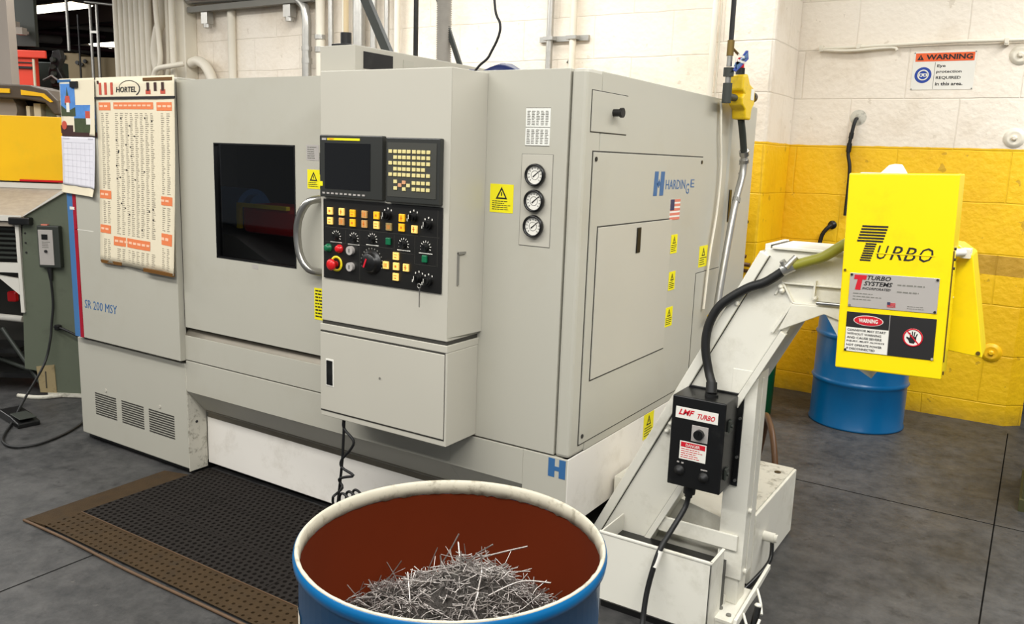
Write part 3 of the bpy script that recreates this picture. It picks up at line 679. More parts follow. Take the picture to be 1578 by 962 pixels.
# ================================================================== paper on the lathe
def sheet(name, x0, x1, zt, zb, y, m, parent=None, wave=.006, n=24, sway=0., thick=.0008):
    g = G(); vs = []
    for j in range(n+1):
        t = j/n; z = zt+(zb-zt)*t
        for i in range(13):
            s_ = i/12; x = x0+(x1-x0)*s_+sway*t*t
            yy = y-.002-abs(math.sin(s_*math.pi*2.3+.5))*wave*t-t*t*wave*1.2-(.010*max(0, s_-.8)*5*t)
            vs.append((x, yy, z-(.012*s_*t)))
    nv = len(vs); vs2 = [(a, b_-thick, c) for a, b_, c in vs]
    fs = []
    for j in range(n):
        for i in range(12):
            a = j*13+i; fs.append((a, a+1, a+14, a+13)); fs.append((nv+a, nv+a+13, nv+a+14, nv+a+1))
    for j in range(n):
        for i in (0, 12): a = j*13+i; fs.append((a, a+13, nv+a+13, nv+a))
    for i in range(12):
        for j in (0, n): a = j*13+i; fs.append((a, a+1, nv+a+1, nv+a))
    def at(s_, t):
        z = zt+(zb-zt)*t; x = x0+(x1-x0)*s_+sway*t*t
        yy = y-.002-abs(math.sin(s_*math.pi*2.3+.5))*wave*t-t*t*wave*1.2-(.010*max(0, s_-.8)*5*t)-thick
        return Vector((x, yy, z-.012*s_*t))
    return g.add(vs+vs2, fs, True).done(name, m, parent), at
def onsheet(g, at, s0, s1, t0, t1, e=.0008, k=None):
    k = k or max(1, int((s1-s0)/.04)); kt = max(1, int((t1-t0)/.04)); vs = []; fs = []
    for j in range(kt+1):
        for i in range(k+1): vs.append(at(s0+(s1-s0)*i/k, t0+(t1-t0)*j/kt)+Vector((0, -e, 0)))
    for j in range(kt):
        for i in range(k): a = j*(k+1)+i; fs.append((a, a+1, a+k+2, a+k+1))
    g.add(vs, fs); return g
PY = 2.458
ch = thing('wall_chart', 'tall cream drill chart with orange headings taped to the lathe', 'chart', (-3.70, PY, 1.02))
sh, at = sheet('chart_sheet', -4.002, -3.392, 1.93, 1.025, PY, M_paper, ch, sway=-.028)
G().box(-4.008, -3.388, PY-.010, PY-.003, 1.828, 1.838).done('binder_strip', M_ink, ch)
def band(s0, s1, t0, t1, nm='heading_band'):
    o = onsheet(G(), at, s0, s1, t0, t1, .001).done(nm, M_orng, ch)
    g = G()
    for q in range(max(1, int((s1-s0)/.06))):
        a = s0+.015+q*.06; onsheet(g, at, a, min(a+.045, s1-.01), t0+(t1-t0)*.35, t0+(t1-t0)*.6, .0016, 1)
    g.done('heading_print', mat('pale_heading_%d' % len(MATS), (238, 190, 158), .7), ch)
band(.03, .19, .13, .172); band(.23, .74, .13, .165); band(.78, .97, .13, .172)
band(.01, .17, .60, .645); band(.80, .97, .60, .645); band(.01, .16, .79, .835); band(.80, .97, .79, .85); band(.20, .68, .845, .895)
rn = random.Random(3); g = G()
for c_ in (.06, .12, .245, .31, .375, .44, .505, .57, .635, .70, .83, .90):
    edge = c_ < .2 or c_ > .75
    t = .185
    while t < .975:
        skip = (edge and (.585 < t < .655 or .78 < t < .86)) or (not edge and (.835 < t < .905))
        if not skip: onsheet(g, at, c_, c_+rn.uniform(.022, .045), t, t+.004, .0009, 1)
        t += .0105
g.done('chart_print', mat('faded_print', (150, 142, 124), .7), ch)
g = G()
for i in range(26): a = rn.uniform(.22, .72); t = rn.uniform(.2, .8); onsheet(g, at, a, a+.016, t, t+.007, .0014, 1)
g.done('bold_figures', M_ink, ch)
# header: ring logo, lettering and little drill bits
g = G(); cx_, cz_ = -3.73, 1.873
N = 26
for k_ in range(N):
    t0 = math.radians(165-k_*8.2); t1 = math.radians(165-(k_+1)*8.2); w0 = .002+.007*k_/N; w1 = .002+.007*(k_+1)/N
    g.prism([(cx_+.085*math.cos(t0), cz_+.040*math.sin(t0)), (cx_+.085*math.cos(t1), cz_+.040*math.sin(t1)), (cx_+(.085-w1)*math.cos(t1), cz_+(.040-w1*.6)*math.sin(t1)), (cx_+(.085-w0)*math.cos(t0), cz_+(.040-w0*.6)*math.sin(t0))], 'y', PY-.0045, PY-.004)
g.done('logo_mark', M_ink, ch)
text('chart_lettering', 'HORTEL', -3.835, 1.858, -3.675, 1.884, PY-.004, M_ink, ch, shear=.15, bold=.02)
g = G()
for x in (-3.965, -3.92, -3.87): g.box(x-.010, x+.010, PY-.0046, PY-.004, 1.848, 1.905)
for x in (-3.585, -3.475): g.box(x-.018, x+.018, PY-.0046, PY-.004, 1.848, 1.868)
g.done('drill_picture', M_photor, ch)
g = G()
for x in (-3.585, -3.53, -3.475): g.box(x-.010, x+.010, PY-.0050, PY-.0044, 1.862, 1.900)
g.box(-3.99, -3.975, PY-.005, PY-.004, 1.90, 1.915)
g.done('drill_picture', M_photod, ch)
G().box(-3.620, -3.405, PY-.006, PY-.003, 1.908, 1.922).done('brown_tape', M_brown, ch)
g = G(); a = at(.02, .993); b_ = at(.30, .993); g.box(a.x, b_.x, a.y-.002, a.y+.002, a.z-.012, a.z+.004)
a = at(.62, .993); b_ = at(.99, .993); g.prism([(a.x, a.z-.012), (b_.x, b_.z-.012), (b_.x, b_.z+.004), (a.x, a.z+.004)], 'y', b_.y-.002, a.y+.001)
g.done('brown_tape', M_brown, ch)
ca = thing('wall_calendar', 'small picture calendar with church photos hung at the lathe cabinet edge', 'calendar', (-4.17, PY, 1.37))
sh, at2 = sheet('calendar_back', -4.318, -4.012, 1.93, 1.66, PY-.001, M_paper, ca, wave=.001)
G().box(-4.312, -4.185, PY-.0055, PY-.0045, 1.745, 1.905).done('church_photo', M_sky, ca)
g = G().prism([(-4.275, 1.80), (-4.24, 1.80), (-4.24, 1.84), (-4.252, 1.89), (-4.262, 1.84), (-4.275, 1.83)], 'y', PY-.0062, PY-.0055).prism([(-4.312, 1.745), (-4.185, 1.745), (-4.185, 1.79), (-4.25, 1.77), (-4.312, 1.80)], 'y', PY-.0064, PY-.0055)
g.done('church_photo', M_photog, ca)
G().prism([(-4.275, 1.81), (-4.225, 1.81), (-4.232, 1.845), (-4.268, 1.845)], 'y', PY-.0070, PY-.0062).box(-4.10, -4.06, PY-.0066, PY-.006, 1.735, 1.77).done('church_roof', M_photor, ca)
G().box(-4.20, -4.015, PY-.0058, PY-.0048, 1.665, 1.80).done('church_photo', M_sky, ca)
G().box(-4.20, -4.015, PY-.0064, PY-.0056, 1.665, 1.735).done('church_photo', M_photog, ca)
G().box(-4.095, -4.02, PY-.0070, PY-.006, 1.705, 1.735).box(-4.262, -4.235, PY-.0072, PY-.006, 1.765, 1.812).done('church_wall', M_wht, ca)
G().box(-4.318, -4.012, PY-.0062, PY-.0035, 1.645, 1.668).box(-4.325, -4.215, PY-.006, PY-.0035, 1.66, 1.70).done('calendar_band', M_photod, ca)
G().cyl((-4.29, PY-.0075, 1.70), (-4.29, PY-.006, 1.70), .022, 20).done('church_wall', M_photor, ca)
G().box(-4.21, -4.15, PY-.014, PY-.003, 1.885, 1.915).done('binder_clip', M_black, ca)
sh, at3 = sheet('calendar_page', -4.330, -4.032, 1.645, 1.40, PY-.001, M_paperw, ca, wave=.004)
g = G(); onsheet(g, at3, .04, .25, .03, .06); onsheet(g, at3, .8, .95, .03, .06)
for i in range(8): onsheet(g, at3, .05, .95, .12+i*.12, .124+i*.12, .0009)
for i in range(8): onsheet(g, at3, .05+i*.1285, .0545+i*.1285, .12, .96, .0009)
g.done('calendar_grid', mat('faint_grid', (186, 184, 192), .7), ca)
sh, at4 = sheet('calendar_foot', -4.345, -4.052, 1.40, 1.358, PY-.006, M_paper, ca, wave=.002)
st = tag(G().box(-4.335, -4.215, PY-.004, PY-.0005, 1.912, 1.926).done('blue_tag', M_blue), 'short blue label strip above the picture calendar', 'label')

# ================================================================== floor mat
mt = thing('floor_mat', 'black perforated rubber mat with worn brown border before the lathe', 'mat', (-2.5, 2.1, 0))
def holes(x0, x1, y0, y1, px, py, zt, rx, ry):
    g = G(); nx = int(round((x1-x0)/px)); ny = int(round((y1-y0)/py)); px = (x1-x0)/nx; py = (y1-y0)/ny
    for j in range(ny):
        for i in range(nx):
            cx_ = x0+(i+.5)*px; cy_ = y0+(j+.5)*py
            sh_ = (px*.22 if j % 2 else -px*.22)
            out = [(cx_-px/2, cy_-py/2), (cx_, cy_-py/2), (cx_+px/2, cy_-py/2), (cx_+px/2, cy_), (cx_+px/2, cy_+py/2), (cx_, cy_+py/2), (cx_-px/2, cy_+py/2), (cx_-px/2, cy_)]
            inn = [(cx_+sh_*.9+rx*a, cy_+ry*b_) for a, b_ in ((-.75, -.7), (0, -1), (.75, -.7), (1, 0), (.75, .7), (0, 1), (-.75, .7), (-1, 0))]
            vs = [(a, b_, zt) for a, b_ in out]+[(a, b_, zt) for a, b_ in inn]+[(a, b_, .002) for a, b_ in inn]
            fs = [(k_, (k_+1) % 8, 8+(k_+1) % 8, 8+k_) for k_ in range(8)]+[(8+k_, 8+(k_+1) % 8, 16+(k_+1) % 8, 16+k_) for k_ in range(8)]
            g.add(vs, fs)
    return g
g = holes(-3.42, -1.55, 1.925, 2.595, .031, .028, .014, .009, .0095); g.done('mat_tile_field', M_mat, mt)
G().box(-3.42, -1.55, 1.925, 2.595, .0005, .003).done('mat_underside', M_black, mt)
g = holes(-3.42, -1.55, 1.76, 1.922, .034, .030, .013, .007, .007); g.done('mat_border', M_matb, mt)
g = G().prism([(-3.545, 1.745), (-3.42, 1.76), (-3.42, 2.48), (-3.565, 2.44)], 'z', .0005, .012); g.done('mat_border', M_matb, mt)
G().box(-3.42, -1.55, 1.925-.004, 1.925, .006, .0165).done('mat_seam', M_mated, mt)
tube('mat_edge', [(-3.55, 1.742, .006), (-3.2, 1.746, .008), (-2.8, 1.739, .007), (-2.2, 1.744, .008), (-1.55, 1.742, .007)], .006, M_mated, mt, n=8)
g = G()
for y in (2.13, 2.345): g.box(-3.42, -1.55, y-.003, y+.003, .010, .0155)
for x in (-3.05, -2.66, -2.27, -1.9): g.box(x-.003, x+.003, 1.925, 2.56, .010, .0155)
g.done('mat_seam', M_mat, mt)

# ================================================================== drum of swarf in the foreground
DX, DY = -.88, 1.21
dm = thing('steel_drum', 'open blue steel drum full of metal shavings in front of the lathe', 'drum', (DX, DY, 0))
R = .2925
prof = [(R-.012, 0), (R-.004, .006), (R-.006, .02), (R-.006, .27), (R+.004, .285), (R+.004, .30), (R-.006, .315), (R-.006, .55), (R+.004, .565), (R+.004, .58), (R-.006, .595), (R-.006, .868), (R+.003, .873), (R+.0045, .884), (R+.0025, .894), (R-.001, .8965)]
G().revopen(prof, (DX, DY, 0), n=80).done('drum_shell', M_blued, dm)
G().revopen([(R-.0073, .868), (R-.0075, .02), (0, .018)], (DX, DY, 0), n=80).done('drum_lining', M_drumin, dm)
g = G(); NR = 160; vs = []; fs = []
rn = random.Random(5)
sec = [(-.005, .868), (-.003, .874), (-.001, .888), (.0008, .8955), (-.002, .8985), (-.0065, .896), (-.0085, .884), (-.0085, .868)]
for i in range(NR):
    t = 2*math.pi*i/NR; w1 = rn.uniform(-.0008, .0008); w2 = rn.uniform(-.002, .002)
    for k_, (dr_, zz) in enumerate(sec):
        rr = R+dr_+(w1 if k_ > 4 else 0); vs.append((DX+rr*math.cos(t), DY+rr*math.sin(t), zz+(w2 if k_ == 7 else 0)))
for i in range(NR):
    for k_ in range(8): fs.append((i*8+k_, i*8+(k_+1) % 8, ((i+1) % NR)*8+(k_+1) % 8, ((i+1) % NR)*8+k_))
g.add(vs, fs, True); g.done('drum_rim', M_rim, dm)
g = G(); vs = []; fs = []
for i in range(25):
    t = math.radians(150+i*3)
    for z in (.56, .80): vs.append((DX+(R+.0035 if z < .6 else R-.0045)*math.cos(t), DY+(R+.0045 if z < .6 else R-.0045)*math.sin(t), z+.02*math.sin(i)*0))
for i in range(24): fs.append((2*i, 2*i+2, 2*i+3, 2*i+1))
vs = []; 
for i in range(25):
    t = math.radians(140+i*4)
    for z in (.60, .79): vs.append((DX+(R-.0048)*math.cos(t), DY+(R-.0048)*math.sin(t), z))
g.add(vs, fs, True); g.done('drum_label', M_label, dm)
# shavings: heap with curls on top
def hz(x, y):
    dx, dy = x-DX, y-DY; r = math.hypot(dx, dy)
    return .655+.175*math.exp(-(((dx-.02)/.16)**2+((dy-.03)/.17)**2))+.035*math.exp(-(((dx+.19)/.08)**2+((dy-.02)/.1)**2))+.012*math.sin(dx*60)*math.cos(dy*47)
g = G(); n = 40; vs = [(DX, DY, hz(DX, DY))]; fs = []
for j in range(1, 17):
    r = (R-.010)*j/16
    for i in range(n):
        t = 2*math.pi*i/n; x, y = DX+r*math.cos(t), DY+r*math.sin(t); vs.append((x, y, hz(x, y)-.012+rn.uniform(-.008, .008)))
for i in range(n): fs.append((0, 1+i, 1+(i+1) % n))
for j in range(15):
    for i in range(n): a = 1+j*n; fs.append((a+i, a+n+i, a+n+(i+1) % n, a+(i+1) % n))
g.add(vs, fs, True)
def inside(p): return math.hypot(p.x-DX, p.y-DY) < R-.014
g.m = 1
for k_ in range(3400):
    t = rn.uniform(0, 6.28); r = (R-.02)*math.sqrt(rn.random()); x, y = DX+r*math.cos(t), DY+r*math.sin(t); z = hz(x, y)
    p = Vector((x, y, z+rn.uniform(-.008, .010)))
    long = rn.random() < .11
    ln = rn.uniform(.05, .13) if long else rn.uniform(.010, .04)
    d = Vector((rn.gauss(0, 1), rn.gauss(0, 1), rn.gauss(0, .35))).normalized(); q = d.orthogonal().normalized()
    if rn.random() < .5: q = d.cross(q)
    cur = rn.uniform(-.5, .5)
    pts = [p+d*(ln*s_)+q*(ln*cur*(s_*s_)) for s_ in (-.5, -.17, .17, .5)]
    if not all(inside(a) for a in pts): continue
    g.tube(pts, rn.uniform(.0006, .0015)*(1.2 if long else 1), n=3, spline=False)
# a few long strands that stand out of the heap
for a, b_, c_ in (((-.97, 1.28, .735), (-.90, 1.32, .80), (-.80, 1.36, .845)), ((-.86, 1.24, .80), (-.90, 1.27, .81), (-.93, 1.30, .84)), ((-.88, 1.10, .70), (-.93, 1.15, .755), (-.98, 1.20, .80)), ((-.84, 1.15, .76), (-.88, 1.22, .80), (-.93, 1.27, .79)),
                  ((-1.06, 1.32, .66), (-1.02, 1.37, .74), (-1.0, 1.40, .80)), ((-.80, 1.22, .80), (-.76, 1.27, .82), (-.71, 1.30, .82)), ((-1.03, 1.26, .69), (-.97, 1.28, .74), (-.90, 1.28, .76)), ((-.93, 1.06, .70), (-.96, 1.13, .74), (-.99, 1.17, .74)),
                  ((-.93, 1.22, .73), (-.95, 1.27, .78), (-.96, 1.28, .81)), ((-.80, 1.17, .79), (-.83, 1.24, .83), (-.84, 1.25, .86))):
    g.tube([a, b_, c_], .0019, n=5)
# coiled chain-like strand
g.tube([(-.725+.045*math.sin(t*.55)+.004*math.sin(t*9), 1.33-.02*t/6+.004*math.cos(t*9), .68+.07*math.sin(t*.52)) for t in [i*.12 for i in range(52)]], .0018, n=4, spline=False)
sw = g.done('metal_shavings', [M_swarf2, M_swarf]); tag(sw, 'heap of curly grey steel shavings filling the open drum', 'metal scrap'); sw['kind'] = 'stuff'

# ================================================================== chip conveyor
V = thing('chip_conveyor', 'white inclined chip conveyor with yellow drive guard beside the lathe', 'conveyor', (-.8, 2.85, 0))
CF, CB = 2.78, 3.02            # front and back faces of the trough
def L2(a, b_, t): return (a[0]+(b_[0]-a[0])*t, a[1]+(b_[1]-a[1])*t)
body = [(-1.345, .17), (-.765, 1.352), (-.18, 1.352), (-.18, 1.16), (-.56, 1.165), (-.664, 1.10), (-1.13, .16)]
tr = prism('trough', body, 'y', CF, CB, M_conv, V, .002)
# cover along the upper edge with its dark seam
sl = Vector((.58, 1.182)).normalized(); nn = Vector((-sl.y, sl.x))
def off(p, d): return (p[0]+nn.x*d, p[1]+nn.y*d)
g = G(); a, b_ = (-1.345, .17), (-.772, 1.338); g.prism([off(a, .012), off(b_, .012), off(b_, -.022), off(a, -.022)], 'y', CF-.014, CB+.012); g.done('trough_cover', M_conv, V, .003)
g = G(); g.prism([off(a, -.022), off(b_, -.022), off(b_, -.0245), off(a, -.0245)], 'y', CF-.004, CF-.0005); g.done('cover_seam', M_gapdark, V)
g = G().box(-.772, -.755, CF+.004, CB, 1.345, 1.366).box(-.745, -.26, CF-.012, CB+.01, 1.352, 1.362); g.done('head_cover', M_conv, V, .002)
g = G().box(-.767, -.742, CF+.01, CB-.03, 1.3615, 1.3635); g.done('cover_seam', M_black, V)
# flat face of the upper side, raised ribs
g = G().prism([(-.698, 1.247), (-.20, 1.258), (-.20, 1.252), (-.696, 1.241)], 'y', CF-.012, CF)
g.prism([(-.704, 1.244), (-.698, 1.248), (-.660, 1.184), (-.666, 1.180)], 'y', CF-.010, CF)
g.prism([(-.664, 1.184), (-.20, 1.196), (-.20, 1.188), (-.660, 1.178)], 'y', CF-.014, CF)
g.prism([(-.668, 1.182), (-.660, 1.178), (-.716, 1.072), (-.724, 1.076)], 'y', CF-.012, CF)
g.prism([(-.704, 1.250), (-.697, 1.246), (-.720, 1.20), (-.727, 1.203)], 'y', CF-.006, CF)
g.done('trough_rib', M_conv, V, .002)
# lower flange, catching light, and the gusset
a, b_ = (-1.155, .16), (-.690, 1.085); d_ = Vector((b_[0]-a[0], b_[1]-a[1])).normalized(); n_ = Vector((-d_.y, d_.x))
g = G().prism([a, b_, (b_[0]-n_.x*.022, b_[1]-n_.y*.022), (a[0]-n_.x*.022, a[1]-n_.y*.022)], 'y', CF-.022, CF-.002); g.done('lower_flange', M_conv, V, .002)
g = G().prism([(a[0]+n_.x*.004, a[1]), (b_[0]+n_.x*.004, b_[1]), b_, a], 'y', CF-.006, CF-.0005); g.done('flange_seam', M_grey, V)
g = G().prism([(-.662, 1.178), (-.30, 1.190), (-.50, 1.140), (-.560, 1.158), (-.700, 1.085)], 'y', CF-.018, CF-.012); g.done('gusset_plate', M_conv, V, .002)
g = G().prism([(-.560, 1.160), (-.40, 1.165), (-.40, .97), (-.455, 1.0)], 'y', CF-.006, CB-.02); g.done('discharge_chute', M_conv, V, .002)
G().cyl((-.585, CF-.024, 1.193), (-.30, CF-.024, 1.20), .006, 12).done('tie_rod', M_steel, V)
for x, z in ((-.845, 1.157), (-.595, 1.205), (-.70, 1.218), (-1.062, .66), (-1.05, .69), (-.705, 1.23), (-.845, 1.16)):
    G().cyl((x, CF-.014, z), (x, CF, z), .009, 12).rev([(.009, 0), (.006, .005), (0, .007)], (x, CF-.014, z), (0, -1, 0), 12).done('bolt', M_conv, V)
G().box(-.600, -.594, CF-.02, CF, 1.20, 1.262).done('bracket', M_conv, V)
G().prism([(-.655, 1.312), (-.585, 1.345), (-.575, 1.34), (-.645, 1.305)], 'y', CF-.03, CF-.01).done('hose_bracket', M_wbar, V, .001)
# support post with its base
g = G(); g.box(-.842, -.752, CF-.002, CF+.12, .165, .93); g.box(-.752, -.749, CF+.05, CF+.065, .17, .9)
po = g.done('support_post', M_conv, V, .003)
G().box(-.828, -.762, CF+.006, CF+.10, .065, .30).done('inner_post', M_conv, V, .002)
g = G().box(-.862, -.725, 2.66, 2.93, .052, .064); bp_ = g.done('foot_plate', M_conv, V, .001)
g = G().box(-.858, -.728, 2.662, 2.672, .0, .052).box(-.858, -.846, 2.662, 2.92, .0, .052); g.done('foot_plate', M_conv, V, .001)
g = G().prism([(2.64, .05), (2.65, .085), (3.05, .125), (3.05, .105)], 'x', -.728, -.716); g.done('side_lever', M_conv, V, .002)
for x, y in ((-.835, 2.69), (-.80, 2.73), (-.76, 2.70), (-.822, 2.765)): G().cyl((x, y, .064), (x, y, .070), .009, 12).done('bolt', M_grey, V)
tube('locking_handle', [(-.716, 2.88, .10), (-.690, 2.84, .075), (-.672, 2.80, .05)], .005, M_conv, V)
tube('locking_handle', [(-.716, 2.72, .08), (-.695, 2.70, .05), (-.68, 2.69, .035), (-.665, 2.70, .04), (-.66, 2.73, .07)], .005, M_conv, V)
G().cyl((-.680, 2.73, .03), (-.676, 2.755, .10), .012).done('handle_grip', M_black, V)
G().revopen([(0, 0), (.012, .001), (.014, .006), (.009, .012), (0, .013)], (-.676, 2.756, .10), (0, .3, 1), 16).done('handle_knob', M_conv, V)
G().cyl((-.665, 2.69, .0), (-.665, 2.69, .03), .016).done('caster_stem', M_conv, V)
for z in (.42, .19): G().cyl((-.752, CF+.03, z), (-.742, CF+.03, z), .009, 12).done('bolt', M_conv, V)
# sump box at the foot, open on top
g = G(); t = .006; x0, x1, y0, y1, zb, zt_ = -1.215, -.797, 2.578, 2.770, .035, .300
g.box(x0, x1, y0, y0+t, zb, zt_); g.box(x1-t, x1, y0, y1-.06, zb, zt_); g.box(x0, x0+t, y0, y1, zb, zt_); g.box(x0, x1, y1-t, y1, zb, .10); g.box(x0, x1, y0, y1, zb, zb+t)
g.box(x0-.002, x1+.002, y0-.003, y0+t+.002, zt_-.006, zt_+.002); g.box(x1-t-.002, x1+.003, y0, y1-.06, zt_-.006, zt_+.002)
lab(g.done('sump_box', M_conv, V, .0015), 'low open white box at the foot of the incline')
g = G().box(x0+t, x1-t, y0+t, y1-t, zb+t, .235); g.done('sump_shade_fill', M_black, V)  # black fill stands in for the shade inside the open box
G().box(x0+.01, x1-.01, y0+.02, y1, 0, zb).done('sump_under_shade', M_black, V)  # black block stands in for the floor shadow under the box
g = G().box(-1.07, -.772, CF-.012, CF-.003, .272, .332); g.done('cross_beam', M_conv, V, .004)
# coolant tank behind
tk = G().box(-1.27, -.79, 3.06, 3.67, .01, .300).done('coolant_tank', M_conv, V, .004)
g = G().prism([(3.06, .30), (3.06, .306), (3.66, .306), (3.66, .30)], 'x', -1.26, -.80).done('tank_lid', M_chip, V, .001)
G().cyl((-.845, 3.56, .305), (-.845, 3.56, .309), .014).done('bolt', M_black, V)
G().cyl((-.79, 3.20, .165), (-.745, 3.20, .165), .020).cyl((-.745, 3.20, .165), (-.735, 3.20, .165), .016).done('drain_spout', M_conv, V)
tube('drain_hose', [(-.755, 3.20, .150), (-.75, 3.17, .08), (-.78, 3.08, .03), (-.80, 3.0, .012), (-.80, 2.97, .01)], .008, M_black, V)
g = G().prism([(-1.30, .03), (-1.30, .40), (-1.12, .40), (-.86, .345), (-.86, .03)], 'y', 2.86, 3.05); g.done('tank_hood', M_conv, V, .002)
# hose from guard to control box
tube('power_conduit', [(-.888, 2.70, .835), (-.892, 2.72, .87), (-.915, 2.74, .915), (-.934, 2.742, 1.0), (-.928, 2.745, 1.078), (-.893, 2.748, 1.15), (-.811, 2.75, 1.215), (-.748, 2.75, 1.245), (-.68, 2.75, 1.300)], .0155, M_rub, V, n=14)
tube('power_conduit', [(-.68, 2.75, 1.300), (-.62, 2.745, 1.325), (-.573, 2.74, 1.345), (-.52, 2.73, 1.385), (-.48, 2.71, 1.41)], .0165, M_yclear, V, n=14)
g = G().cyl((-.70, 2.75, 1.288), (-.665, 2.75, 1.308), .020).cyl((-.685, 2.725, 1.30), (-.66, 2.745, 1.335), .010).cyl((-.70, 2.735, 1.32), (-.685, 2.745, 1.295), .010); g.done('conduit_coupling', M_galv, V)
g = G().cyl((-.886, 2.70, .835), (-.884, 2.70, .85), .024, 8).cyl((-.886, 2.70, .85), (-.892, 2.712, .885), .019); g.done('cable_gland', M_rub, V)
# black control box
BF = 2.635
g = G().box(-.998, -.810, BF, BF+.135, .520, .840); cbx = g.done('control_box', M_black, V, .004)
lab(cbx, 'black control box with speed knob hanging on the incline')
G().box(-1.004, -.792, BF+.135, BF+.140, .513, .847).done('mounting_plate', M_black, cbx, .002)
for z in (.535, .62, .76, .825): G().cyl((-.800, BF+.128, z), (-.800, BF+.135, z), .005, 10).done('bolt', M_steel, cbx)
g = G().box(-.810, -.802, BF+.03, BF+.06, .735, .775).box(-.810, -.802, BF+.03, BF+.06, .565, .605).cyl((-.802, BF+.045, .755), (-.796, BF+.045, .755), .006).cyl((-.802, BF+.045, .585), (-.796, BF+.045, .585), .006); g.done('box_latch', M_dark, cbx, .002)
g = G().box(-.983, -.834, BF-.0015, BF, .763, .803); lb = g.done('name_label', M_wht, cbx, .0006)
text('label_lettering', 'LMF', -.972, .776, -.916, .796, BF-.0015, M_dred, cbx, shear=.35, bold=.03)
text('label_lettering', 'TURBO', -.905, .772, -.844, .790, BF-.0015, M_dred, cbx, shear=.35, bold=.02)
G().box(-.922, -.864, BF-.002, BF, .690, .747).done('knob_plate', M_plate, cbx, .003)
ka = G().cyl((-.893, BF-.002, .719), (-.893, BF-.018, .719), .017, 24).box(-.8945, -.8915, BF-.020, BF-.017, .719, .733).done('speed_knob', M_black, cbx)
G().box(-.960, -.866, BF-.0015, BF, .620, .684).done('danger_label', M_wht, cbx)
G().box(-.956, -.870, BF-.0022, BF-.0014, .664, .681).done('danger_band', M_dred, cbx)
text('danger_lettering', 'DANGER', -.938, .667, -.888, .677, BF-.0022, M_wht, cbx, bold=.01)
lines('danger_print', 'F', BF-.0015, -.954, -.872, .624, .661, 5, M_dred, cbx, 12, hfrac=.3)
for x in (-.955, -.868):
    G().revopen([(.018, 0), (.018, .006), (.013, .007), (.012, .016), (0, .018)], (x, BF, .578 if x < -.9 else .570), (0, -1, 0), 24).done('push_button', M_rub, cbx)
G().box(-.966, -.958, BF-.001, BF, .604, .609).box(-.950, -.942, BF-.001, BF, .603, .608).box(-.88, -.857, BF-.001, BF, .594, .598).done('button_mark', M_plate, cbx)
g = G().cyl((-.935, 2.70, .522), (-.937, 2.70, .475), .021).cyl((-.937, 2.70, .475), (-.939, 2.70, .462), .014); g.done('cable_gland', M_rub, cbx)
tube('power_cord', [(-.938, 2.70, .465), (-.945, 2.69, .42), (-.963, 2.63, .36), (-.975, 2.575, .315), (-.985, 2.545, .26), (-.998, 2.52, .15), (-.99, 2.48, .05), (-.96, 2.40, .010), (-.93, 2.2, .010)], .0095, M_rub, V, n=12)
G().cyl((-.974, 2.562, .300), (-.984, 2.541, .245), .0102, 12).done('cord_tape', M_wht, V)
# ---- yellow drive guard
GF = 2.60; th = math.radians(-2.3)
gx, gz = -.345, 1.32
M_save = FRAME[0]
FRAME[0] = Matrix.Translation((gx, 0, gz)) @ Matrix.Rotation(math.radians(-1.8), 4, 'Y') @ Matrix.Translation((-gx, 0, -gz))
U0, U1, ZB, ZU = -.489, -.202, 1.034, 1.612
gd = G().box(U0, U1, GF, GF+.15, ZB, ZU).done('drive_guard', M_guard, V, .004)
lab(gd, 'bright yellow sheet metal guard box at the conveyor head')
# striped T
for k_ in range(6):
    z = 1.463-k_*.0085; s0 = -.0022*k_
    G().box(-.442+s0, -.372+s0, GF-.001, GF, z-.0052, z).done('letter_stripe', M_ink, gd)
for k_ in range(8):
    z = 1.412-k_*.0068; s0 = -.0018*k_
    G().box(-.429+s0, -.400+s0, GF-.001, GF, z-.0046, z).done('letter_stripe', M_ink, gd)
text('guard_lettering', 'U', -.397, 1.367, -.366, 1.407, GF, M_ink, gd, shear=.3)
text('guard_lettering', 'R', -.362, 1.367, -.329, 1.407, GF, M_ink, gd, shear=.3)
text('guard_lettering', 'B', -.326, 1.366, -.293, 1.405, GF, M_ink, gd, shear=.3)
text('guard_lettering', 'O', -.286, 1.365, -.250, 1.406, GF, M_ink, gd, shear=.3)
G().box(-.40, -.245, GF-.0016, GF-.0008, 1.383, 1.3855).done('worn_streak', M_guard, gd)
pl_ = G().box(-.465, -.228, GF-.002, GF, 1.222, 1.323).done('name_plate', M_plate, gd, .001)
g = G().prism([(-.452, 1.318), (-.418, 1.318), (-.420, 1.305), (-.430, 1.305), (-.434, 1.274), (-.449, 1.274), (-.443, 1.305), (-.453, 1.305)], 'y', GF-.0028, GF-.0018); g.done('plate_letter', M_dred, gd)
text('plate_lettering', 'TURBO', -.417, 1.305, -.353, 1.318, GF-.002, M_ink, gd, shear=.25, bold=.02)
text('plate_lettering', 'SYSTEMS', -.425, 1.288, -.348, 1.301, GF-.002, M_ink, gd, shear=.25, bold=.02)
text('plate_lettering', 'INCORPORATED', -.429, 1.276, -.352, 1.283, GF-.002, M_ink, gd, shear=.25, bold=.01)
lines('plate_print', 'F', GF-.002, -.453, -.375, 1.242, 1.268, 3, M_grey, gd, 8, hfrac=.3)
lines('plate_print', 'F', GF-.002, -.335, -.245, 1.268, 1.308, 2, M_grey, gd, 9, hfrac=.2)
lines('plate_print', 'F', GF-.002, -.305, -.255, 1.228, 1.240, 2, M_grey, gd, 10, hfrac=.3)
g = G()
for k_ in range(4): g.box(-.358, -.336, GF-.003, GF-.002, 1.230+k_*.0036, 1.232+k_*.0036)
g.done('plate_flag', M_dred, gd); G().box(-.358, -.350, GF-.0032, GF-.002, 1.237, 1.2445).done('plate_flag', M_navy, gd)
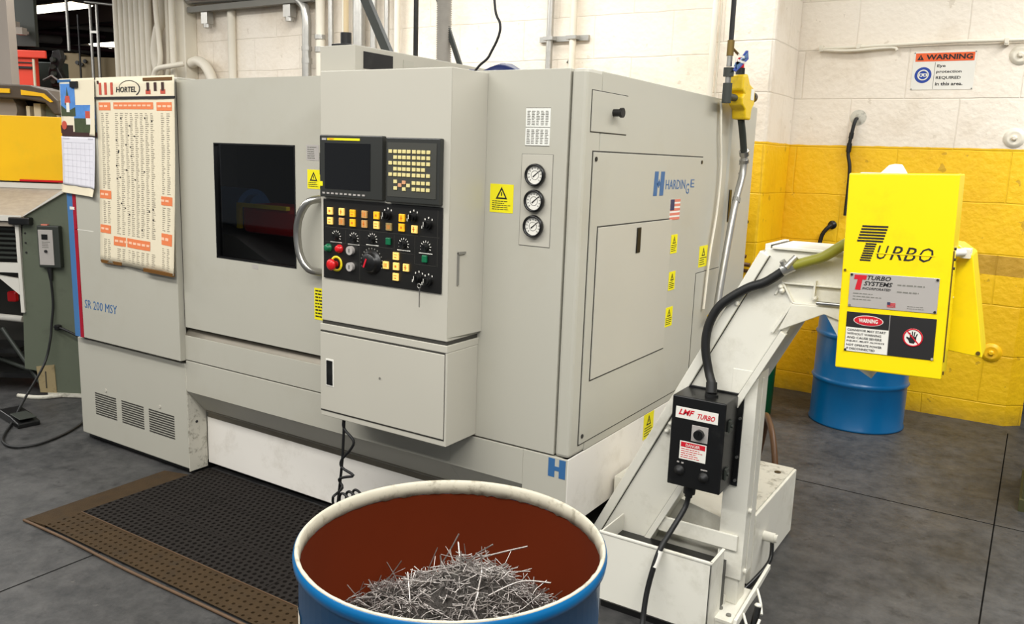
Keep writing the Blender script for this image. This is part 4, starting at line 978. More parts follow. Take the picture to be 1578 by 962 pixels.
wp = G().box(-.466, -.226, GF-.002, GF, 1.088, 1.207).done('warning_plate', M_ink, gd, .0006)
G().box(-.465, -.348, GF-.0026, GF-.002, 1.089, 1.161).done('notice_field', M_wht, gd)
G().box(-.348, -.3465, GF-.0028, GF-.002, 1.088, 1.207).done('plate_divider', M_plate, gd)
g = G(); g.rev([(1, 0), (1, .0008)], (0, 0, 0), (0, -1, 0), 40, False); g.v = [Vector((-.405+v.x*.041, GF-.002+v.y, 1.184+v.z*.0155)) for v in g.v]; g.done('warning_oval', M_wht, gd)
g = G(); g.rev([(1, 0), (1, .0008)], (0, 0, 0), (0, -1, 0), 40, False); g.v = [Vector((-.405+v.x*.039, GF-.0026+v.y, 1.184+v.z*.0138)) for v in g.v]; g.done('warning_oval', M_dred, gd)
text('warning_lettering', 'WARNING', -.431, 1.178, -.379, 1.190, GF-.0034, M_wht, gd, bold=.03)
for k_, t_ in enumerate(('CONVEYOR MAY START', 'WITHOUT WARNING', 'AND CAUSE SEVERE', 'INJURY. MUST ALWAYS', 'NOT OPERATE POWER', 'IF DISCONNECTED')):
    w_ = (.106, .094, .096, .104, .098, .080)[k_]; text('notice_lettering', t_, -.461, 1.1500-k_*.0112, -.461+w_, 1.1565-k_*.0112, GF-.0026, M_ink, gd, bold=.01)
g = G(); ring(g, 'F', GF-.002, -.283, 1.148, 0, .0265, .0006); g.done('prohibition_sign', M_wht, gd)
g = G(); ring(g, 'F', GF-.0026, -.283, 1.148, .0225, .0265, .0006, 36)
g.prism([(-.302, 1.1665), (-.2995, 1.169), (-.264, 1.1295), (-.2665, 1.127)], 'y', GF-.0034, GF-.0026); g.done('prohibition_ring', M_dred, gd)
g = G(); g.prism([(-.291, 1.132), (-.279, 1.131), (-.274, 1.142), (-.274, 1.150), (-.290, 1.152), (-.292, 1.147), (-.299, 1.150), (-.300, 1.146), (-.294, 1.140)], 'y', GF-.0032, GF-.0026)
for a, b_, dx_, ln in ((-.2895, 1.150, -.002, .012), (-.285, 1.151, 0, .015), (-.2805, 1.151, .002, .014), (-.276, 1.149, .004, .011)):
    g.prism([(a-.0016, b_), (a+.0016, b_), (a+dx_+.0014, b_+ln), (a+dx_-.0014, b_+ln)], 'y', GF-.0032, GF-.0026)
g.done('hand_pictogram', M_ink, gd)
for x, z, m_ in ((-.460, 1.318, M_ink), (-.233, 1.318, M_ink), (-.460, 1.227, M_grey), (-.233, 1.227, M_ink), (-.463, 1.092, M_ink), (-.229, 1.092, M_plate), (-.480, 1.33, M_brass)):
    G().cyl((x, GF-.005, z), (x, GF, z), .0035, 10).done('rivet', m_, gd)
g = G().box(U1-.001, U1+.003, GF+.01, GF+.02, ZB+.05, 1.40).box(U1, U1+.004, GF+.02, GF+.03, 1.045, 1.055); g.done('guard_hinge', M_brass, gd)
for z in (1.405, 1.375, 1.35): G().cyl((U1, GF+.03, z), (U1+.006, GF+.03, z), .004, 8).done('rivet', M_ink, gd)
FRAME[0] = M_save
# yellow flared chute behind the guard
g = G().prism([(-.235, 1.41), (-.205, 1.410), (-.166, 1.385), (-.106, 1.085), (-.24, 1.098)], 'y', 2.77, 2.95); lab(g.done('chute_hood', M_guard, V, .003), 'pale yellow flared hood beside the guard')
g = G().box(-.196, -.170, 2.74, 2.80, 1.376, 1.402).cyl((-.215, 2.70, 1.392), (-.19, 2.74, 1.392), .012); g.done('adjusting_bolt', M_wht, V)
G().cyl((-.118, 2.765, 1.098), (-.118, 2.77, 1.098), .006, 10).done('rivet', M_brass, V)
g = G().prism([(-.455, 1.60), (-.425, 1.634), (-.405, 1.640), (-.385, 1.61), (-.385, 1.595)], 'y', 2.80, 2.93); g.prism([(-.50, 1.355), (-.50, 1.61), (-.25, 1.61), (-.25, 1.355)], 'y', 2.77, 2.94); g.done('motor_housing', M_conv, V, .004)

# ================================================================== drums behind the conveyor
def blue_drum():
    x, y = -.885, 5.66
    t = thing('steel_drum', 'closed bright blue steel drum by the yellow wall behind the guard', 'drum', (x, y, 0))
    p = [(0, .012), (R-.02, .012), (R-.012, 0), (R-.002, .002), (R-.002, .012), (R-.008, .02), (R-.008, .27), (R-.004, .28), (R+.004, .292), (R-.004, .305), (R-.008, .314), (R-.008, .56), (R-.004, .57), (R+.004, .582), (R-.004, .595), (R-.008, .604), (R-.008, .868)]
    G().revopen(p, (x, y, 0), n=64).done('drum_shell', M_blued, t)
    G().revopen([(R-.008, .868), (R-.001, .870), (R, .880), (R-.008, .882), (R-.014, .872), (0, .870)], (x, y, 0), n=64).done('drum_lid', M_blued, t)
blue_drum()
t = thing('waste_drum', 'green drum with white lid behind the conveyor post', 'drum', (-1.49, 5.41, 0))
G().revopen([(0, .002), (.115, .002), (.121, .01), (.128, .34), (.131, .35), (.128, .36), (0, .36)], (-1.49, 5.41, 0), n=40).done('drum_shell', M_grnd, t)
G().revopen([(.130, .36), (.136, .362), (.134, .385), (.0, .40)], (-1.49, 5.41, 0), n=40).done('drum_lid', M_wht, t)
o = tube('rubber_hose', [(-1.15, 4.35, .02), (-1.08, 4.2, .30), (-1.03, 4.0, .42), (-.965, 3.85, .41), (-.92, 3.77, .33), (-.89, 3.72, .2), (-.88, 3.70, .02)], .014, M_bhose, n=12)
tag(o, 'brown rubber hose arching behind the white tank', 'hose')

# ================================================================== things on and along the back wall
sg = thing('warning_sign', 'orange and white eye protection warning sign on the white wall', 'sign', (-.67, WY-.003, 2.14))
sx0, sx1, sz0, sz1 = -.858, -.496, 2.140, 2.378; D = WY-.003
bd = G().box(sx0, sx1, D, WY, sz0, sz1).done('sign_board', M_wht, sg, .001)
G().box(sx0+.012, sx1-.010, D-.001, D, 2.318, 2.370).done('orange_band', M_or2, sg)
text('sign_lettering', 'WARNING', -.784, 2.328, -.516, 2.361, D-.001, M_ink, sg, bold=.035)
G().prism([(-.836, 2.327), (-.796, 2.327), (-.816, 2.362)], 'y', D-.0016, D-.001).done('warning_triangle', M_ink, sg)
G().box(-.8175, -.8145, D-.0022, D-.0016, 2.334, 2.350).done('triangle_mark', M_or2, sg)
g = G(); ring(g, 'F', D, -.791, 2.233, 0, .050, .0008, 40); pic = g.done('blue_disc', M_bsign, sg)
g = G(); ring(g, 'F', D-.0008, -.791, 2.233, .026, .034, .0006, 36); g.prism([(-.82, 2.243), (-.762, 2.243), (-.765, 2.226), (-.785, 2.222), (-.791, 2.230), (-.797, 2.222), (-.817, 2.226)], 'y', D-.0014, D-.0008); g.done('goggles_pictogram', M_wht, sg)
G().prism([(-.808, 2.238), (-.798, 2.238), (-.798, 2.229), (-.808, 2.229)], 'y', D-.002, D-.0014).prism([(-.784, 2.238), (-.774, 2.238), (-.774, 2.229), (-.784, 2.229)], 'y', D-.002, D-.0014).done('goggles_lens', M_bsign, sg)
G().box(-.7275, -.725, D-.0006, D, 2.146, 2.312).done('sign_divider', M_grey, sg)
for k_, (t_, x1) in enumerate((('Eye', -.665), ('protection', -.570), ('REQUIRED', -.570), ('in this area.', -.556))):
    text('sign_lettering', t_, -.714, 2.276-k_*.0365, x1, 2.298-k_*.0365, D, M_ink, sg, bold=.02)
for x, z in ((sx0+.006, sz1-.006), (sx1-.006, sz1-.006), (sx0+.006, sz0+.006), (sx1-.006, sz0+.006)): G().cyl((x, D-.002, z), (x, D, z), .004, 8).done('sign_screw', M_grey, sg)
wp_ = thing('wall_pipe', 'thin cream pipe run clamped along the wall above the warning sign', 'pipe', (-.85, WY-.02, 2.41))
G().tube([(-1.45, WY-.02, 2.408), (-1.41, WY-.03, 2.418), (-.6, WY-.03, 2.432), (.02, WY-.03, 2.425)], .011, n=10, spline=False).done('pipe_run', M_cream, wp_)
G().tube([(-1.43, WY-.028, 2.41), (-1.25, WY-.04, 2.398), (-1.0, WY-.028, 2.41), (-.96, WY-.028, 2.39)], .010, n=8).done('pipe_run', M_cream, wp_)
for x in (-1.44, -1.20, -.34): G().box(x-.012, x+.012, WY-.045, WY, 2.400, 2.440).cyl((x, WY-.05, 2.42), (x, WY-.04, 2.42), .012).done('pipe_clamp', M_cream, wp_)
for i, (x, z, lb_) in enumerate(((-.229, 1.842, 'round cream wall anchor plate just above the yellow band'), (-.257, 2.343, 'round cream wall anchor plate at the pipe beside the warning sign'), (-.189, .474, 'round yellow wall anchor plate low by the drum and hood'))):
    m_ = M_cream if i < 2 else M_ysheet
    t = thing('wall_anchor', lb_, 'wall anchor', (x, WY, z), None)
    G().revopen([(.062, 0), (.060, .006), (.045, .007), (.043, .010), (.036, .008), (0, .008)], (x, WY, z), (0, -1, 0), 32).done('anchor_plate', m_, t)
    G().rev([(.018, .007), (.018, .018), (.010, .026)], (x, WY, z), (0, -1, 0), 8, False).done('anchor_nut', m_, t)
t = thing('wall_cable', 'black cable dropping from the hole in the white wall behind the guard', 'cable', (-1.18, WY-.03, 1.2))
tube('cable_run', [(-1.168, WY+.01, 1.955), (-1.170, WY-.03, 1.945), (-1.180, WY-.04, 1.88), (-1.193, WY-.04, 1.73), (-1.171, WY-.04, 1.60), (-1.17, WY-.04, 1.3)], .012, M_rub, t)
G().revopen([(0, .001), (.05, .001), (.053, 0)], (-1.160, WY-.001, 1.962), (0, -1, 0), 24).done('hole_collar', M_chip, t)
G().cyl((-1.19, WY-.04, 1.79), (-1.192, WY-.04, 1.73), .017).cyl((-1.183, WY-.04, 1.86), (-1.187, WY-.04, 1.82), .016).done('cable_joint', M_black, t)
t = thing('wall_cable', 'short black cable curling out of the yellow wall above the conveyor', 'cable', (-1.28, WY-.03, 1.0))
tube('cable_run', [(-1.255, WY+.01, 1.225), (-1.262, WY-.03, 1.222), (-1.29, WY-.04, 1.19), (-1.312, WY-.04, 1.14), (-1.322, WY-.04, 1.05), (-1.325, WY-.04, .95)], .014, M_rub, t)
G().revopen([(.03, 0), (.028, .012), (0, .012)], (-1.255, WY-.001, 1.228), (0, -1, 0), 20).done('hole_collar', M_black, t)
# valve manifold on the column
t = thing('valve_manifold', 'small twin-lever valve manifold on the yellow column', 'valve', (-1.78, 5.55, 1.2))
vy = 5.52
def onc(px, pz): return (px, vy, pz)
G().cyl((-1.78, vy, 1.25), (-1.70, vy, 1.25), .009).cyl((-1.74, vy, 1.18), (-1.74, vy, 1.33), .008).cyl((-1.74, vy, 1.05), (-1.74, vy, 1.12), .010).done('valve_body', M_brass, t)
for x0, x1 in ((-1.825, -1.775), (-1.70, -1.655)): G().cyl((x0, vy-.005, 1.252), (x1, vy-.005, 1.250), .011, 10).done('valve_lever', M_rub, t)
G().cyl((-1.765, vy-.02, 1.155), (-1.765, vy+.01, 1.155), .022, 16).done('valve_gauge', M_dark, t)
G().cyl((-1.765, vy-.022, 1.155), (-1.765, vy-.02, 1.155), .012, 12).done('gauge_dial', M_wht, t)
G().box(-1.80, -1.70, vy+.005, 5.56, 1.12, 1.30).done('back_plate', M_ysheet, t)
o = tag(G().tube([(-1.93, vy, 1.035), (-1.65, vy, 1.02)], .012, n=10, spline=False).tube([(-1.90, vy, .98), (-1.62, vy, .965)], .014, n=10, spline=False).tube([(-1.88, vy+.03, .93), (-1.61, vy+.03, .92)], .012, n=8, spline=False).done('pipe_bundle', M_bhose), 'brown pipes low on the yellow column behind the conveyor', 'pipe'); o['kind'] = 'stuff'  # pipes in one plain brown
# white conduit at the column corner
o = tag(G().tube([(-1.99, 5.52, 0.0), (-1.99, 5.52, 3.9)], .020, n=14, spline=False).done('wall_conduit', M_cream), 'white conduit standing at the left edge of the wall column', 'conduit')
o = tag(G().box(-1.965, -1.958, 5.545, 5.559, 0, 3.9).done('trim_13', M_cream), 'x', 'x'); del o['label'], o['category']; struct(o)
# conduit pair with strut
WG = 'galvanised conduits clamped to the wall above the lathe'
for x, lb_ in ((-3.575, 'left of the two galvanised conduits on the strut above the lathe'), (-3.362, 'right of the two galvanised conduits on the strut above the lathe')):
    o = tag(G().tube([(x, WY-.06, 0.4), (x, WY-.06, 3.9)], .028, n=14, spline=False).done('wall_conduit', M_cream if x > -3.4 else M_galv), lb_, 'conduit', WG)
t = thing('conduit_strut', 'slotted steel strut bracket holding the two conduits to the wall', 'bracket', (-3.46, WY-.03, 2.55))
G().box(-3.69, -3.24, WY-.028, WY, 2.550, 2.592).done('strut_channel', M_galv, t)
for x in (-3.575, -3.362): G().box(x-.045, x+.045, WY-.095, WY-.028, 2.558, 2.585).done('strut_clamp', M_galv, t)
for x, z in ((-3.99, 2.36), (-3.42, 2.40)): tag(G().cyl((x, WY-.02, z), (x+.02, WY, z-.02), .018, 10).done('wall_peg', M_grey), 'small dark peg in the wall ' + ('left of the conduit pair' if x < -3.9 else 'between the conduit pair'), 'wall peg')

# ================================================================== air drop, regulator and flexible hose at the lathe's rear corner
t = thing('air_regulator', 'yellow air lockout valve with blue tag hanging at the lathe rear corner', 'valve', (-1.25, 3.85, 1.85))
x = -1.25
G().tube([(x, 3.685, 3.9), (x, 3.685, 2.5), (x, 3.69, 2.14)], .011, n=10, spline=False).done('drop_hose', M_rub, t)
G().cyl((x, 3.69, 2.15), (x, 3.69, 2.085), .016, 8).cyl((x, 3.69, 2.125), (x, 3.80, 2.105), .006).done('ball_valve', M_brass, t)
G().cyl((x, 3.69, 2.085), (x, 3.69, 2.04), .012).cyl((x, 3.69, 2.0), (x, 3.69, 1.97), .013).done('pipe_nipple', M_steel, t)
G().cyl((x, 3.69, 2.035), (x, 3.69, 1.998), .024, 8).done('pipe_union', M_dark, t)
G().cyl((x, 3.69, 1.97), (x, 3.69, 1.885), .021, 10).cyl((x, 3.69, 1.915), (x, 3.80, 1.915), .016, 10).done('pipe_tee', M_dark, t)
G().prism([(3.68, 2.055), (3.66, 2.035), (3.83, 2.115), (3.84, 2.095), (3.70, 2.03)], 'x', x+.03, x+.033).done('blue_tag', M_blue, t)
g = G().prism([(3.665, 2.022), (3.70, 2.018), (3.865, 2.09), (3.85, 2.125), (3.82, 2.122)], 'x', x+.026, x+.029); g.done('blue_tag', M_bsign, t)
lines('tag_print', 'S', x+.033, 3.70, 3.83, 2.055, 2.10, 2, M_wht, t, 4)
G().cyl((x, 3.85, 2.04), (x, 3.845, 2.075), .016).cyl((x, 3.855, 2.075), (x, 3.86, 2.09), .02).done('red_cap', M_red, t)
G().cyl((x, 3.85, 1.985), (x, 3.85, 2.05), .020).done('valve_neck', M_black, t)
g = G(); g.prism([(3.80, 2.015), (3.86, 2.025), (3.90, 1.985), (3.985, 1.965), (3.99, 1.90), (3.955, 1.87), (3.95, 1.825), (3.87, 1.825), (3.86, 1.865), (3.81, 1.885), (3.80, 1.92), (3.83, 1.935), (3.80, 1.95)], 'x', x-.03, x+.035)
g.done('regulator_body', M_vyel, t, .008)
G().box(x+.035, x+.037, 3.92, 3.965, 1.915, 1.965).done('body_label', M_wstk, t)
G().cyl((x, 3.985, 1.94), (x, 4.04, 1.938), .017).cyl((x, 4.03, 1.938), (x, 4.07, 1.937), .024).done('side_knob', M_black, t)
G().prism([(3.87, 2.105), (4.085, 2.02), (3.93, 1.95), (3.87, 2.0)], 'x', x-.034, x-.032).done('paper_tag', M_wstk, t)
G().tube([(x, 3.915, 1.83), (x, 3.96, 1.76), (x, 4.01, 1.66)], .016, n=12).done('rubber_sleeve', M_dark, t)
for a, b_ in (((x, 4.0, 1.685), (x, 4.012, 1.665)), ((x, 4.015, 1.645), (x, 4.02, 1.63))): G().cyl(a, b_, .023).done('hose_clamp', M_steel, t)
G().tube([(x, 4.012, 1.665), (x, 4.01, 1.58), (x, 3.94, 1.45), (x, 3.88, 1.28), (x, 3.82, 1.08), (x, 3.785, .94)], .017, n=12).done('flexible_hose', M_galv, t)
G().cyl((x, 3.785, .945), (x-.03, 3.775, .905), .014).done('hose_end', M_vyel, t)
G().cyl((x, 3.95, 1.465), (x, 3.94, 1.445), .019).done('hose_clamp', M_grey, t)
tag(tube('air_line', [(XS+.014, 3.76, 1.90), (XS+.014, 3.79, 1.75), (XS+.014, 3.83, 1.6), (XS+.014, 3.82, 1.4), (XS+.014, 3.77, 1.2), (XS+.014, 3.74, .95)], .006, M_cream), 'thin pale air line running down the lathe side by the yellow valve', 'air line')

# ================================================================== roof fittings of the lathe: posts, hoses, cable
t = thing('roof_mast', 'cream pole in a black socket on the lathe roof duct', 'pole', (-2.53, 2.72, 2.043))
G().tube([(-2.535, 2.66, 2.06), (-2.535, 2.66, 3.9)], .011, n=14, spline=False).done('pole', M_pole, t)
G().cyl((-2.535, 2.66, 2.044), (-2.535, 2.66, 2.10), .023).done('pole_socket', M_black, t)
G().box(-2.58, -2.50, 2.62, 2.70, 2.0435, 2.054).done('pole_foot', M_black, t, .003)
def strut(x0, y0, z0, x1, y1, z1, w_): 
    a = Vector((x0, y0, z0)); b_ = Vector((x1, y1, z1)); d = (b_-a).normalized(); q = d.cross(Vector((0, 1, 0))).normalized()*w_/2; r_ = Vector((0, w_*.3, 0)); g = G()
    v = [a-q-r_, a+q-r_, a+q+r_, a-q+r_, b_-q-r_, b_+q-r_, b_+q+r_, b_-q+r_]
    return g.add(v, [(0, 3, 2, 1), (4, 5, 6, 7), (0, 1, 5, 4), (1, 2, 6, 5), (2, 3, 7, 6), (3, 0, 4, 7)])
tag(strut(-2.59, 3.0, 2.044, -3.42, 3.0, 3.5, .042).done('roof_strut', M_dark), 'thick dark diagonal strut rising from the lathe roof duct', 'strut')
tag(strut(-2.93, 3.6, 1.93, -2.935, 3.6, 3.9, .022).done('roof_strut', M_black), 'thin black upright rod behind the lathe roof duct', 'rod')
tag(strut(-2.575, 3.6, 1.93, -3.35, 3.6, 3.7, .024).done('roof_strut', M_dark), 'slim dark diagonal bar right of the corrugated hose', 'strut')
t = thing('corrugated_hose', 'grey corrugated exhaust hose rising from the lathe roof', 'hose', (-2.74, 3.6, 1.93))
g = G(); pf = []
for k_ in range(190): pf += [(.041, k_*.0105), (.033, k_*.0105+.005)]
G().rev(pf, (-2.742, 3.6, 1.926), (-.008, 0, 1), 24).done('hose_skin', M_hoseg, t)
tag(tube('roof_cable', [(-2.04, 2.86, 1.93), (-1.995, 2.85, 1.972), (-1.955, 2.85, 2.0), (-1.936, 2.85, 2.026), (-1.905, 2.85, 2.08), (-1.898, 2.85, 2.13), (-1.928, 2.85, 2.221), (-1.94, 2.85, 2.6), (-1.93, 2.85, 3.9)], .005, M_rub), 'black cable hanging in a curve over the lathe roof', 'cable')
g = G().rev([(.0, 0), (.10, .002), (.12, .02), (.10, .04), (.05, .05), (0, .052)], (0, 0, 0), (0, 0, 1), 40)
g.v = [Vector((-1.94+v.x*1.25+.006*math.sin(v.y*90), 2.90+v.y*.7, 1.9145+v.z*(1.12+.3*math.sin(v.x*40)))) for v in g.v]
tag(g.done('plastic_bag', M_bag), 'dark blue crumpled bag lying on the lathe roof', 'bag')
# ================================================================== wall services seen over the lathe roof
SG = 'vertical conduits between the window wall and the mast'
for i, (x, m_, r_) in enumerate(((-6.30, M_galv, .045), (-6.12, M_cream, .045), (-5.98, M_galv, .028), (-5.80, M_cream, .028), (-5.62, M_galv, .06), (-5.44, M_galv, .032), (-5.28, M_galv, .024), (-5.16, M_cream, .028))):
    if i == 0:
        pts = [(x-1.95, WY-.1, 3.16), (x-.30, WY-.1, 3.11), (x-.10, WY-.1, 3.05), (x, WY-.1, 2.90), (x, WY-.1, 2.4), (x, WY-.1, .5)]
        o = tube('wall_conduit', pts, r_, m_, n=14); lb_ = 'galvanised conduit bending down from the overhead run'
    else:
        o = G().tube([(x, WY-.09, .5), (x, WY-.09, 3.9)], r_, n=14, spline=False).done('wall_conduit', m_)
        lb_ = '%s upright conduit, %s from the bent one' % ('cream' if m_ is M_cream else 'galvanised', ('', 'first', 'second', 'third', 'fourth', 'fifth', 'sixth', 'seventh')[i])
    tag(o, lb_, 'conduit', SG)
for x, z in ((-6.30, 2.45), (-6.12, 2.55)):
    tag(G().cyl((x, WY-.095, z), (x, WY-.095, z+.05), .052 if x < -6.2 else .052).cyl((x, WY-.095, z+.12), (x, WY-.095, z+.16), .052).done('conduit_coupling', M_galv), 'threaded coupling on the ' + ('bent galvanised conduit' if x < -6.2 else 'cream conduit beside the bend'), 'coupling')
tag(G().tube([(-8.05, WY-.2, 3.20), (-6.3, WY-.2, 3.17)], .05, n=14, spline=False).done('overhead_pipe', M_galv), 'galvanised pipe running overhead along the white wall', 'pipe')
tag(G().box(-8.05, -6.2, WY-.14, WY-.08, 3.02, 3.08).done('cable_tray', M_grey), 'narrow grey tray under the overhead pipe', 'cable tray')
for x in (-7.80, -6.55): tag(G().box(x-.05, x+.05, WY-.12, WY-.04, 2.90, 3.02).cyl((x, WY-.08, 2.86), (x, WY-.08, 2.92), .04).done('pipe_hanger', M_galv), 'small clamp under the overhead tray near its %s end' % ('left' if x < -7 else 'right'), 'clamp')
tag(G().tube([(-7.463, WY-.04, .6), (-7.463, WY-.04, 3.02)], .042, n=14, spline=False).done('wall_conduit', M_cream), 'single white conduit alone on the wall above the lathe', 'conduit')
tag(G().cyl((-7.40, WY, 2.22), (-7.38, WY-.10, 2.22), .022).cyl((-7.38, WY-.10, 2.22), (-7.37, WY-.13, 2.22), .04).done('wall_tap', M_grey), 'small grey spigot by the single white conduit', 'tap')
tag(tube('elbow_pipe', [(-8.06, WY-.1, 2.50), (-7.95, WY-.1, 2.52), (-7.82, WY-.1, 2.46), (-7.72, WY-.1, 2.30), (-7.69, WY-.1, 2.0)], .055, M_cream, n=14), 'cream pipe elbow curving down right of the white pier', 'pipe')
BG = 'parallel cream pipes beside the doorway'
for i in range(7):
    x = -9.36+i*.098
    tag(G().tube([(x, WY-.12, .2), (x+.006, WY-.12, 3.9)], .040, n=14, spline=False).done('cream_pipe', M_cream), 'cream pipe of the tight bank, %s from the doorway' % ('nearest', 'second', 'third', 'fourth', 'fifth', 'sixth', 'seventh')[i], 'pipe', BG)
tag(tube('cream_pipe', [(-8.60, WY-.12, 1.9), (-8.61, WY-.12, 2.35), (-8.66, WY-.12, 2.62), (-8.60, WY-.12, 2.85), (-8.52, WY-.12, 3.05), (-8.48, WY-.12, 3.8)], .055, M_cream, n=12), 'wide wrinkled cream pipe with a kink beside the pipe bank', 'pipe')
tag(tube('cream_pipe', [(-8.46, WY-.26, 1.9), (-8.46, WY-.26, 2.28), (-8.38, WY-.26, 2.50), (-8.38, WY-.26, 2.7), (-8.42, WY-.26, 3.1), (-8.42, WY-.26, 3.8)], .028, M_cream, n=10), 'thin cream pipe with an outward jog, left of a pair', 'pipe')
tag(tube('cream_pipe', [(-8.44, WY-.17, 1.9), (-8.43, WY-.17, 2.25), (-8.36, WY-.17, 2.45), (-8.35, WY-.17, 2.7), (-8.35, WY-.17, 3.1), (-8.35, WY-.17, 3.8)], .026, M_cream, n=10), 'thin cream pipe with an outward jog, right of a pair', 'pipe')
tag(G().tube([(-8.20, WY-.22, .2), (-8.20, WY-.22, 3.9)], .035, n=12, spline=False).done('cream_pipe', M_cream), 'straight cream pipe against the white pier', 'pipe')
tag(tube('elbow_pipe', [(-8.37, WY-.36, 2.1), (-8.36, WY-.36, 2.33), (-8.29, WY-.36, 2.42), (-8.10, WY-.33, 2.45), (-8.0, WY-.24, 2.48)], .028, M_cream, n=12), 'small cream elbow passing before the pier', 'pipe')

# ================================================================== coiled cord and pedal below the console
t = thing('console_cord', 'black coiled pedal cord hanging under the console to the mat', 'cord', (-2.25, 2.34, .016))
tube('straight_lead', [(-2.235, 2.33, .583), (-2.236, 2.33, .54), (-2.25, 2.335, .40), (-2.275, 2.345, .28), (-2.31, 2.36, .12), (-2.33, 2.375, .04)], .0055, M_rub, t)
pts = [(-2.235, 2.33, .583), (-2.236, 2.33, .54), (-2.185, 2.33, .50), (-2.20, 2.33, .46), (-2.255, 2.335, .40), (-2.25, 2.335, .37), (-2.185, 2.33, .355), (-2.235, 2.33, .335), (-2.268, 2.335, .315), (-2.25, 2.335, .285)]
for k_ in range(44): a = k_*.5; pts.append((-2.215+.038*math.cos(a+2.2)+.004*math.sin(k_), 2.335+.003*k_-.06, .245+.036*math.sin(a+2.2)-.0004*k_))
pts += [(-2.27, 2.36, .17), (-2.31, 2.37, .08), (-2.33, 2.38, .045)]
tube('coiled_lead', pts, .0055, M_rub, t, n=8, sub=4)
t = thing('foot_pedal', 'black foot pedal on the mat beneath the console', 'pedal', (-2.30, 2.42, .014))
G().prism([(2.40, .0175), (2.40, .04), (2.52, .07), (2.54, .0175)], 'x', -2.36, -2.27).done('pedal_base', M_black, t, .004)
G().prism([(2.405, .046), (2.405, .052), (2.52, .082), (2.52, .076)], 'x', -2.355, -2.275).done('pedal_plate', M_dark, t)

# ================================================================== neighbouring machine at the left edge
FR = Matrix.Translation((-5.235, 2.8, 0)) @ Matrix.Rotation(YAW, 4, 'Z')
FRAME[0] = FR
N_ = thing('shear_machine', 'grey green machine with scuffed tray and yellow guard left of the lathe', 'machine', (-.2, .3, 0))
g = G().prism([(-.115, 1.09), (-.09, 1.155), (.15, 1.31), (.50, 1.31), (.50, .02), (-.02, .02), (-.04, .16), (-.165, .18), (-.145, .65)], 'y', 0, .45); g.done('side_housing', M_mach, N_, .006)
G().prism([(-.085, .20), (.03, .215), (.035, .03), (-.07, .03)], 'y', -.006, 0).done('rusty_label', M_wood, N_)
G().box(-.03, -.024, -.009, -.006, .06, .17).done('rusty_slot', M_gapdark, N_)
g = G().prism([(-.10, 1.15), (-.085, 1.165), (.175, 1.335), (.175, 1.315)], 'y', -.02, .02); g.done('tray_edge', M_wbar, N_)
# tray: slopes up to the back
g = G(); g.add([(-1.2, -.02, 1.155), (-.09, -.02, 1.155), (-.09, .5, 1.30), (-1.2, .5, 1.30), (-1.2, -.02, 1.14), (-.09, -.02, 1.14), (-.09, .5, 1.285), (-1.2, .5, 1.285)], [(0, 1, 2, 3), (7, 6, 5, 4), (0, 4, 5, 1), (1, 5, 6, 2), (2, 6, 7, 3), (3, 7, 4, 0)]); g.done('tray_top', M_tray, N_)
G().box(-1.2, -.10, -.03, -.02, 1.125, 1.160).box(-1.2, -.09, .49, .52, 1.30, 1.335).done('tray_edge', M_wbar, N_)
G().box(-1.2, -.14, -.01, .02, 1.09, 1.12).done('tray_edge', M_tray, N_)
G().box(-.17, -.04, -.05, .0, 1.105, 1.150).done('black_corner', M_black, N_, .006)
G().box(-.150, -.128, -.015, .01, .55, 1.10).done('front_upright', M_wbar, N_)
G().box(-1.2, -.14, .0, .03, .80, .86).done('cross_bar', M_wbar, N_)
g = G()
for k_ in range(7): g.box(-1.2, -.16, .05, .07, .88+k_*.030, .893+k_*.030)
lab(g.done('grille', M_dark, N_), 'dark slatted grille under the tray')
G().prism([(-.30, .78), (-.16, .66), (-.16, .76)], 'y', .0, .03).done('gusset', M_wbar, N_)
G().cyl((-1.2, .30, .50), (-.33, .30, .44), .022).done('lower_bar', M_wbar, N_)
G().box(-1.2, -.2, .55, .6, .1, 1.28).done('back_panel', M_gapdark, N_)
G().box(-1.2, -.16, .1, .5, .09, .12).box(-1.2, -.3, .15, .4, .24, .27).done('lower_shelf', M_black, N_)
G().cyl((-.80, .3, .27), (-.25, .2, .12), .015).cyl((-.35, .1, .42), (-.10, .05, .08), .014).done('pedal_linkage', M_dark, N_)
G().box(-.44, -.38, .32, .36, .55, .62).done('red_knob', M_red, N_, .01)
g = G().box(-1.2, -.105, .50, .53, 1.345, 1.775); g.done('yellow_guard', M_ysheet, N_, .003)
G().box(-.40, -.108, .495, .50, 1.345, 1.358).done('red_strip', M_red, N_)
# hooded head with yellow trims behind the guard
g = G().prism([(-1.4, 2.01), (-.52, 2.0), (-.40, 1.97), (-.33, 1.90), (-.31, 1.80), (-.36, 1.80), (-.42, 1.88), (-.55, 1.90), (-1.4, 1.92)], 'y', .9, 1.2); g.done('head_hood', mat('hood_brown', (74, 62, 48), .5), N_, .01)
g = G().prism([(-1.4, 1.975), (-.66, 1.97), (-.66, 1.94), (-1.4, 1.945)], 'y', .89, .90).prism([(-.58, 1.965), (-.42, 1.945), (-.36, 1.89), (-.375, 1.885), (-.44, 1.925), (-.58, 1.93)], 'y', .89, .90); g.done('yellow_trim', M_ysheet, N_)
G().box(-1.4, -.28, 1.2, 1.25, .3, 1.96).done('head_back', M_black, N_)
G().cyl((-.80, 1.0, 1.83), (-.80, 1.15, 1.83), .12, 32).done('end_disc', M_colm, N_)
G().box(-.625, -.60, 1.02, 1.1, 1.7, 1.86).box(-.57, -.52, 1.02, 1.1, 1.7, 1.88).done('cream_linkage', M_paper, N_)
G().box(-.50, -.40, 1.05, 1.15, 1.7, 1.87).done('grey_block', M_mach, N_)
